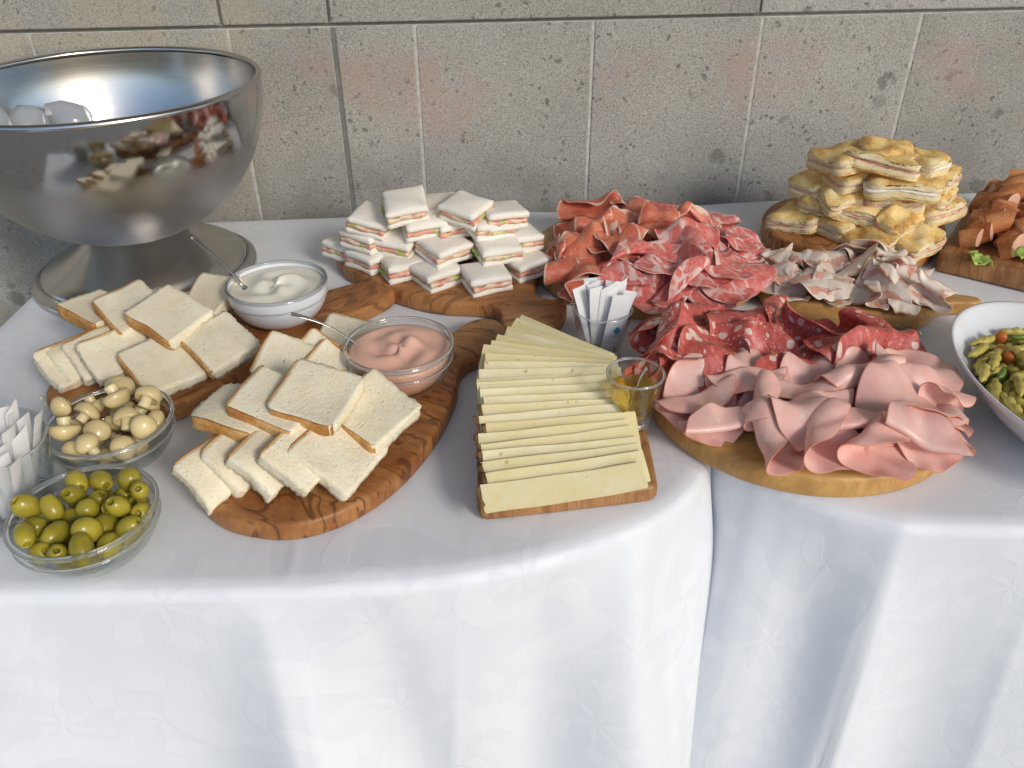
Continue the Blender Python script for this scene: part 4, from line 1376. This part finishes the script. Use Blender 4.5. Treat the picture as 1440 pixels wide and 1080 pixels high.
label_rows(res, 4, 'salami slice on the front round board', ['of its first row', 'of its second row', 'of its third row', 'of its back row'], 'salami', 'salami slices on the front round board')

res = []
MO = [  # centre, direction of the fold line, kind, width, length
 ((0.2063, 0.7103), 0, 0, .10, .10), ((0.2703, 0.7292), 10, 1, .10, .10), ((0.3301, 0.7283), -10, 0, .10, .10), ((0.3847, 0.7141), 5, 1, .10, .10), ((0.4297, 0.7335), 30, 0, .10, .10), ((0.2722, 0.6786), 0, 0, .10, .10), ((0.3415, 0.6715), 0, 1, .10, .10), ((0.4005, 0.6767), 20, 0, .10, .10),
 ((0.4221, 0.7276), -20, 3, .095, .10), ((0.3630, 0.7176), 20, 2, .09, .09), ((0.2481, 0.7128), 8, 0, .09, .09), ((0.3010, 0.6978), 12, 0, .10, .10), ((0.1929, 0.6887), 14, 0, .085, .10),
 ((0.2050, 0.6589), 4, 1, .085, .09), ((0.2527, 0.6743), 60, 2, .075, .09), ((0.3039, 0.6651), 14, 0, .10, .10), ((0.3940, 0.6710), -50, 3, .10, .11), ((0.3267, 0.6480), 15, 1, .08, .10),
 ((0.2536, 0.6328), 100, 4, .075, .10), ((0.2987, 0.6255), 92, 4, .085, .11), ((0.3447, 0.6139), 70, 4, .085, .11), ((0.3903, 0.6275), -20, 1, .09, .11), ((0.4383, 0.6700), 10, 5, .06, .09), ((0.4144, 0.6441), 45, 4, .06, .09), ((0.2810, 0.6546), 30, 3, .07, .08)]
for i, ((x, y), rz, kd, lx, ly) in enumerate(MO):
    kind = [th_half(-.05, .35, 170), th_sfold(165, -.45, .2, .3), th_roll(330, -.6), th_arch(70), th_half(-.2, .75, 175), th_roll(230, -.3)][kd]
    first = i < 8
    sh = sheet(lx, ly, kind if not first else th_wave(25, 4, i), 500 + i, n=24, cone=(.3 if kd == 4 else random.uniform(-.15, .15)), bend=random.uniform(-6, 3), irregular=.04, ruffle=.0016)
    res.append(lay('mortadella_slice', pl, x, y, rz + random.uniform(-8, 8), sh, MORTADELLA, .0012, tiltx=random.uniform(-3, 9), tilty=random.uniform(-6, 6), pack=.55 if first else .36))
label_rows(res, 4, 'mortadella slice on the front round board', ['of the front row', 'of the second row', 'of the third row', 'of the back row'], 'mortadella', 'mortadella slices on the front round board')

# --- pancetta on the small pale board
pl = Pile(.455, 1.0, .16, BT)
res = []
for i in range(40):
    u, w = random.uniform(-.095, .085), random.uniform(-.055, .065)
    if i > 14: u, w = [(-.09, -.03), (-.05, -.045), (-.01, -.05), (.03, -.055), (.065, -.05), (-.08, .01), (-.04, 0), (0, -.01), (.04, -.015), (.08, -.02), (-.07, .05), (-.03, .04), (.01, .035), (.05, .025), (.085, .02), (-.06, -.02), (-.02, -.03), (.02, .01), (.06, 0), (-.085, -.01), (.0, .05), (.04, .045), (-.045, .02), (.095, -.04), (.02, -.03)][i - 15]
    a = R(-14)
    x, y = .447 + u * math.cos(a) - w * math.sin(a), 1.0 + u * math.sin(a) + w * math.cos(a)
    kind = [th_wave(42, 6, i), th_arch(56), th_half(-.1, .5, 158), th_sfold(150, -.4, .3, .35), th_wave(36, 5, i)][i % 5]
    sh = sheet(random.uniform(.035, .05), random.uniform(.06, .09), kind, 600 + i, n=18, cone=random.uniform(-.4, .4), bend=random.uniform(-8, 8), strip=True, ruffle=.0012, irregular=.02)
    res.append(lay('pancetta_slice', pl, x, y, random.uniform(-70, 70) + 90 * (i % 2), sh, PANCETTA, .0010, tiltx=random.uniform(-8, 8), tilty=random.uniform(-8, 8), pack=.4 if i < 15 else .25))
label_rows(res, 4, 'pale pancetta strip on the small board', ['of the front row', 'of the second row', 'of the third row', 'of the back row'], 'pancetta', 'pancetta strips on the small board')

# ------------------------------------------------------------------ focaccia pile
def foc_warp(v, L, W, seed):
    """the same uneven outline for a layer and for its crust"""
    g = np.random.default_rng(seed)
    x, y = v[:, 0] / (L / 2), v[:, 1] / (W / 2)
    q = wob(v, .0024, 60, seed)
    q[:, 1] *= 1 - g.uniform(-.05, .38) * x
    q[:, 0] += g.uniform(-.008, .008) * y
    r = np.clip(np.abs(x) + np.abs(y) - 1.75, 0, 1)
    q[:, 0] -= np.sign(x) * r * .012; q[:, 1] -= np.sign(y) * r * .010
    return q, x, y
def foc_top(x, y, t, seed, dome):
    e = np.clip((np.maximum(np.abs(x), np.abs(y)) - .70) / .30, 0, 1)
    return dome * (1 - .7 * x ** 2) * (1 - .7 * y ** 2) + .0034 * np.sin(x * 4.5 + seed) * np.sin(y * 3.7 + 2 * seed) - t * .45 * e ** 2.2
def foc_layer(L, W, t, seed, dome, warp):
    v, f = grid_box(L, W, t, 16, 12, 3)
    q, x, y = foc_warp(v, L, W, warp)
    up = v[:, 2] > t * .49
    if dome: q[up, 2] += foc_top(x[up], y[up], t, seed, dome)
    edge = np.maximum(np.abs(x), np.abs(y)) > .97
    g = np.random.default_rng(seed)
    q[edge] += g.normal(0, .0006, (edge.sum(), 3))
    return q, f
def skin_of(L, W, t, seed, dome, warp):
    nx, ny = 16, 12
    v = np.array([((i / nx - .5) * L, (j / ny - .5) * W, t / 2) for i in range(nx + 1) for j in range(ny + 1)])
    q, x, y = foc_warp(v, L, W, warp)
    q[:, 2] += foc_top(x, y, t, seed, dome) + .0006
    q[:, :2] *= 1.006
    f = [(i * (ny + 1) + j, (i + 1) * (ny + 1) + j, (i + 1) * (ny + 1) + j + 1, i * (ny + 1) + j + 1) for i in range(nx) for j in range(ny)]
    return q, f
FL, FW = .082, .056
WS = (31, 32, 33, 34, 35)
fb = [mk('bread_layer', *foc_layer(FL, FW, .0085, s, 0, s), FOCCRUMB) for s in WS]
ft = [mk('bread_layer', *foc_layer(FL, FW, .0095, s, .005, s), FOCCRUMB) for s in WS]
fs = [mk('crust', *skin_of(FL, FW, .0095, s, .005, s), FOCTOP) for s in WS]
fbs = []
for s in WS:
    v, f = grid_box(FL * 1.006, FW * 1.006, .0028, 16, 12, 1)
    fbs.append(mk('crust', foc_warp(v, FL, FW, s)[0], f, FOCTOP))
ff_ = []
for s, m in zip(WS, (HAM, SOFTBREAD, COPPA, HAM, COPPA)):
    v, f = grid_box(FL * .985, FW * .985, .0042, 16, 12, 1)
    q = foc_warp(v, FL, FW, s)[0]
    ff_.append(mk('filling', wob(q, .0008, 260, s), f, m))
def focaccia(x, y, z, yaw, tx, ty, label, i, sc=1.0):
    M = Matrix.Rotation(R(yaw), 3, 'Z') @ Matrix.Rotation(R(tx), 3, 'X') @ Matrix.Rotation(R(ty), 3, 'Y')
    o = empty('focaccia_piece', (x, y, z), M)
    o.scale = (sc * random.uniform(.9, 1.1), sc * random.uniform(.9, 1.1), 1)
    tag(o, label, 'focaccia', 'filled focaccia pieces piled on the board')
    b = link('bread_layer', fb[i % 5], o, (0, 0, -.0062))
    link('crust', fbs[i % 5], b, (0, 0, -.0048))
    link('filling', ff_[i % 5], o, (random.uniform(-.001, .003), random.uniform(-.003, .001), 0))
    t = link('bread_layer', ft[i % 5], o, (random.uniform(-.002, .002), random.uniform(-.002, .002), .0062))
    link('crust', fs[i % 5], t)
fz = .7796
FP = [
 (0.4395, 1.1921, .792, 62, 0, 0, 'with a golden top, leftmost in the bottom tier'),
 (0.4771, 1.1582, .792, 100, 0, 0, 'second from the left in the bottom tier'),
 (0.5108, 1.1126, .790, 150, -12, 0, 'slanting at the front of the bottom tier'),
 (0.5777, 1.1089, .791, 30, 0, 0, 'white-edged, front right in the bottom tier'),
 (0.5597, 1.1672, .792, 20, 0, 0, 'buried in the bottom tier'),
 (0.5393, 1.2302, .792, 5, 0, 0, 'at the back of the bottom tier, on the left'),
 (0.6161, 1.2284, .792, 5, 0, 0, 'at the back of the bottom tier, on the right'),
 (0.4642, 1.1819, .815, 170, 0, 0, 'with red ham showing, leftmost in the second tier'),
 (0.5114, 1.1473, .815, 165, 6, 0, 'second from the left in the second tier'),
 (0.5573, 1.1223, .816, 205, -10, 4, 'orange wedge-like, at the front of the second tier'),
 (0.6187, 1.1528, .814, 25, 0, 0, 'with ham showing, rightmost in the second tier'),
 (0.5612, 1.1999, .815, 10, 0, 0, 'buried in the second tier'),
 (0.4639, 1.2124, .838, 25, 4, 4, 'golden brown, leftmost in the third tier'),
 (0.4966, 1.1640, .838, 15, 4, 0, 'second from the left in the third tier'),
 (0.5518, 1.1485, .838, 172, 4, 0, 'in the middle of the third tier'),
 (0.6113, 1.1556, .838, 20, 0, 0, 'rightmost in the third tier'),
 (0.5549, 1.1379, .862, 178, 6, 0, 'long pale, at the front of the fourth tier'),
 (0.4981, 1.1717, .862, 8, 2, 2, 'leftmost in the fourth tier'),
 (0.6172, 1.1713, .860, 60, 0, 0, 'rightmost in the fourth tier'),
 (0.5259, 1.1497, .884, 158, 10, 0, 'big golden, front of the top tier'),
 (0.4911, 1.1786, .886, 30, 0, -6, 'highest on the left of the top tier'),
 (0.5819, 1.1635, .884, 140, -4, 4, 'golden, on the right of the top tier'),
 (0.5392, 1.1657, .896, 12, 6, 0, 'resting highest of all on the pile'),
]
for i, (x, y, z, yaw, tx, ty, lab) in enumerate(FP):
    focaccia(x, y, z, yaw + random.uniform(-24, 24), tx + random.uniform(-12, 12), ty + random.uniform(-9, 9), 'focaccia piece ' + lab, i, 1.12 if i in (19, 16) else random.uniform(.86, 1.06))

# ------------------------------------------------------------------ cut sausages and lettuce
def sausage_parts(seed):
    g = np.random.default_rng(seed)
    L, r = g.uniform(.018, .034), g.uniform(.0125, .0155)
    n, m = 18, 7
    s0, s1 = g.uniform(-.5, .5), g.uniform(.35, .7)
    v, f = [], []
    for j in range(m):
        t = j / (m - 1)
        for i in range(n):
            a = 6.2832 * i / n
            y, z = r * math.cos(a), r * math.sin(a)
            x = (t - .5) * L
            x += (1 - t) * s0 * y + t * s1 * z
            z2 = z - 6 * x * x
            v.append((x, y, z2))
    for j in range(m - 1):
        for i in range(n):
            k = (i + 1) % n
            f.append((j * n + i, j * n + k, (j + 1) * n + k, (j + 1) * n + i))
    f = [tuple(reversed(q)) for q in f]
    caps = []
    for j in (0, m - 1):
        ring = [v[j * n + i] for i in range(n)]
        c = np.mean(ring, 0)
        vv = [tuple(c + (np.array(p) - c) * .99) for p in ring] + [tuple(c + np.array((.0018 * (1 if j else -1), 0, 0)))]
        cf = [((i + 1) % n, i, n) if j == 0 else (i, (i + 1) % n, n) for i in range(n)]
        caps.append((vv, cf))
    return mk('skin', v, f, SAUSAGE), [mk('cut_face', a, b, SAUSCUT) for a, b in caps]
sp = [sausage_parts(s) for s in range(6)]
ax = np.array([math.cos(R(55)), math.sin(R(55))]); bx = np.array([math.sin(R(55)), -math.cos(R(55))])
bo = np.array([.606, 1.083])
res = []
i = 0
for r_ in range(12):
    for c_ in range(4):
        for lv in range(2):
            if lv and (r_ < 1 or c_ > 2): continue
            p = bo + ax * (.040 + .0215 * r_ + .008 * lv) + bx * (.032 + .044 * c_ + .02 * lv)
            p = p + rng.normal(0, .004, 2)
            o = empty('sausage_piece', (p[0], p[1], TZ + .0296 + .0135 + .018 * lv + .003 * (r_ % 2)), Matrix.Rotation(R(-30 + random.uniform(-28, 28)), 3, 'Z') @ Matrix.Rotation(R(random.uniform(-50, 10)), 3, 'Y') @ Matrix.Rotation(R(random.uniform(-40, 40)), 3, 'X'))
            sk, cf = sp[i % 6]
            link('skin', sk, o)
            for q in cf: link('cut_face', q, o)
            res.append((o, p[0], p[1])); i += 1
label_rows(res, 6, 'grilled sausage piece on the rectangular board', ['of the front row', 'of the second row', 'of the third row', 'of the fourth row', 'of the fifth row', 'of the back row'], 'sausage', 'cut sausages on the rectangular board')
def ribbon(seed, L=.03, W=.016):
    g = np.random.default_rng(seed)
    n, m = 14, 5
    v, f = [], []
    for i in range(n):
        for j in range(m):
            u, w = i / (n - 1) - .5, j / (m - 1) - .5
            v.append((u * L, w * W * (1 - u * u), .004 * math.sin(9 * u + seed) + .0035 * math.sin(14 * u + 5 * w + seed) * abs(w) * 2 + .003))
    for i in range(n - 1):
        for j in range(m - 1):
            k = i * m + j
            f.append((k, k + m, k + m + 1, k + 1))
    return v, f
for i, (px, py, z, lab) in enumerate([(0.6482, 1.0460, .783, 'pale lettuce shred at the front edge of the sausage board'), (0.6932, 1.0359, .80, 'bright lettuce shred between the sausages near the picture edge'), (0.6443, 1.0556, .785, 'small lettuce shred under the front sausage piece')]):
    o = link('lettuce_shred', mk('lettuce_shred', *ribbon(i), LETTUCE), None, (px, py, z), (R(15), 0, R(40 * i)))
    modifier(o, 'SOLIDIFY', thickness=.0008)
    tag(o, lab, 'lettuce', 'lettuce shreds among the sausages')

# ------------------------------------------------------------------ oval dish of pasta
DX, DY, DA, DB, DR = .590, .700, .117, .178, R(4)
dish = [(.0004, .004), (.50, .004), (.53, .0045), (.56, .0075), (.70, .018), (.84, .036), (.94, .052), (1.0, .0605), (1.002, .063), (.985, .0635), (.965, .061), (.90, .050), (.80, .036), (.66, .0195), (.50, .0105), (.0004, .0100)]
v, f = lathe(dish, 96)
v = np.array(v) * np.array([DA, DB, 1.0])
o = link('oval_dish', mk('oval_dish', v, f, CERAMIC), None, (DX, DY, TZ - .002), (0, 0, DR))
tag(o, 'white oval ceramic dish of green pasta at the right edge', 'dish')

def trofia(seed):
    g = np.random.default_rng(seed)
    L, r = g.uniform(.034, .046), .0050
    n = 12
    pts, rad = [], []
    c = g.uniform(-12, 12)
    for t in np.linspace(-.5, .5, n):
        x = t * L
        pts.append((x, c * x * x, .0012 * math.sin(t * 20 + seed)))
        w = r * (1 - (2 * abs(t)) ** 2.6 * .75)
        rad.append((w * (1 + .22 * math.sin(t * 22 + seed)), w * (1 + .22 * math.cos(t * 22 + seed))))
    return tube(pts, rad, 9)
pm = [mk('trofie_pasta', *trofia(s), PASTA) for s in range(7)]
tm = [mk('tomato_piece', *lump(70 + s, .0075), TOMATO) for s in range(3)]
zm = [mk('green_bean_piece', *tube([(-.012, 0, 0), (-.004, .001, .001), (.006, .001, 0), (.013, -.001, .001)], [.002, .0034, .0034, .0022], 8), ZUCCHINI) for s in range(1)]
def dish_floor(x, y, r):
    d = math.hypot(x, y) / DA
    if d > .76: return None
    rr = [.0, .5, .66, .8, .9, .965]; zz = [.0100, .0105, .0195, .036, .050, .061]
    return float(np.interp(d, rr, zz)) + r
packed = drop_pack(330, .0074, dish_floor, DA * .84, tries=90, seed=12)
cd, sn = math.cos(DR), math.sin(DR)
for i, (x, y, z, r) in enumerate(packed):
    yy = y * DB / DA
    X, Y = DX + x * cd - yy * sn, DY + x * sn + yy * cd
    k = i % 11
    rot = (random.uniform(-.5, .5), random.uniform(-.5, .5), random.uniform(0, 6.28))
    if math.hypot(x, y) / DA > .5: rot = (rot[0] * .4, 0, math.atan2(yy, x) + math.pi / 2 + DR + random.uniform(-.25, .25))
    if k in (4,):
        tag(link('tomato_piece', tm[i % 3], None, (X, Y, TZ + z), rot), 'orange red tomato piece among the pasta in the oval dish', 'tomato', 'tomato pieces in the pasta')
    elif k == 8:
        tag(link('green_bean_piece', zm[0], None, (X, Y, TZ + z), rot), 'dark green bean piece among the pasta in the oval dish', 'vegetable', 'green bean pieces in the pasta')
    else:
        tag(link('trofie_pasta', pm[i % 7], None, (X, Y, TZ + z), rot), 'short twisted green pasta piece in the white oval dish', 'pasta', 'pasta pieces in the oval dish')

# ------------------------------------------------------------------ serving forks, crumbs
def fork(a, b, z, label, lift=.0):
    A, B = Vector((*a, z)), Vector((*b, z))
    o = empty('serving_fork', A)
    tag(o, label, 'fork', 'steel serving forks')
    d = B - A
    side = Vector((-d.y, d.x, 0)).normalized()
    pts = [d * t + Vector((0, 0, lift * math.sin(t * 3.14))) for t in np.linspace(0, .68, 10)]
    rad = [(.0052 - .0036 * t / .68 if t < .5 else .0030, .0012) for t in np.linspace(0, .68, 10)]
    v, f = tube(pts, rad, 10)
    link('handle', mk('handle', v, f, STEEL), o)
    pts = [d * t + Vector((0, 0, -.002 * math.sin((t - .66) * 9))) for t in np.linspace(.66, .80, 6)]
    v, f = tube(pts, [(.003 + .009 * min(1, k / 3), .0010) for k in range(6)], 10)
    link('fork_head', mk('fork_head', v, f, STEEL), o)
    for k in (-1.5, -.5, .5, 1.5):
        pts = [d * t + side * (k * .0056) + Vector((0, 0, .002 * (t - .79) * 10)) for t in np.linspace(.79, 1, 5)]
        v, f = tube(pts, [(.0013, .001)] * 4 + [(.0005, .0005)], 6)
        link('tine', mk('tine', v, f, STEEL), o)
fork((0.0696, 0.9885), (0.1792, 1.0028), TZ + .005, 'steel serving fork lying before the prosciutto board, behind the packet glass')
fork((0.5136, 0.9011), (0.4319, 0.9660), TZ + .004, 'steel serving fork between the salami board and the pancetta board', .004)
cm = [mk('bread_crumb', *lump(90 + s, .0028, 1), CRUMB) for s in range(3)]
for i, (x, y, lab) in enumerate([(-0.5300, 0.7757, 'tiny bread crumb on the cloth left of the mushroom bowl'), (-0.5206, 0.7657, 'second tiny bread crumb left of the mushroom bowl')]):
    o = link('bread_crumb', cm[i % 3], None, (x, y, TZ + .003), (i, i * 2, 0))
    tag(o, lab, 'crumb', 'crumbs on the tablecloth')
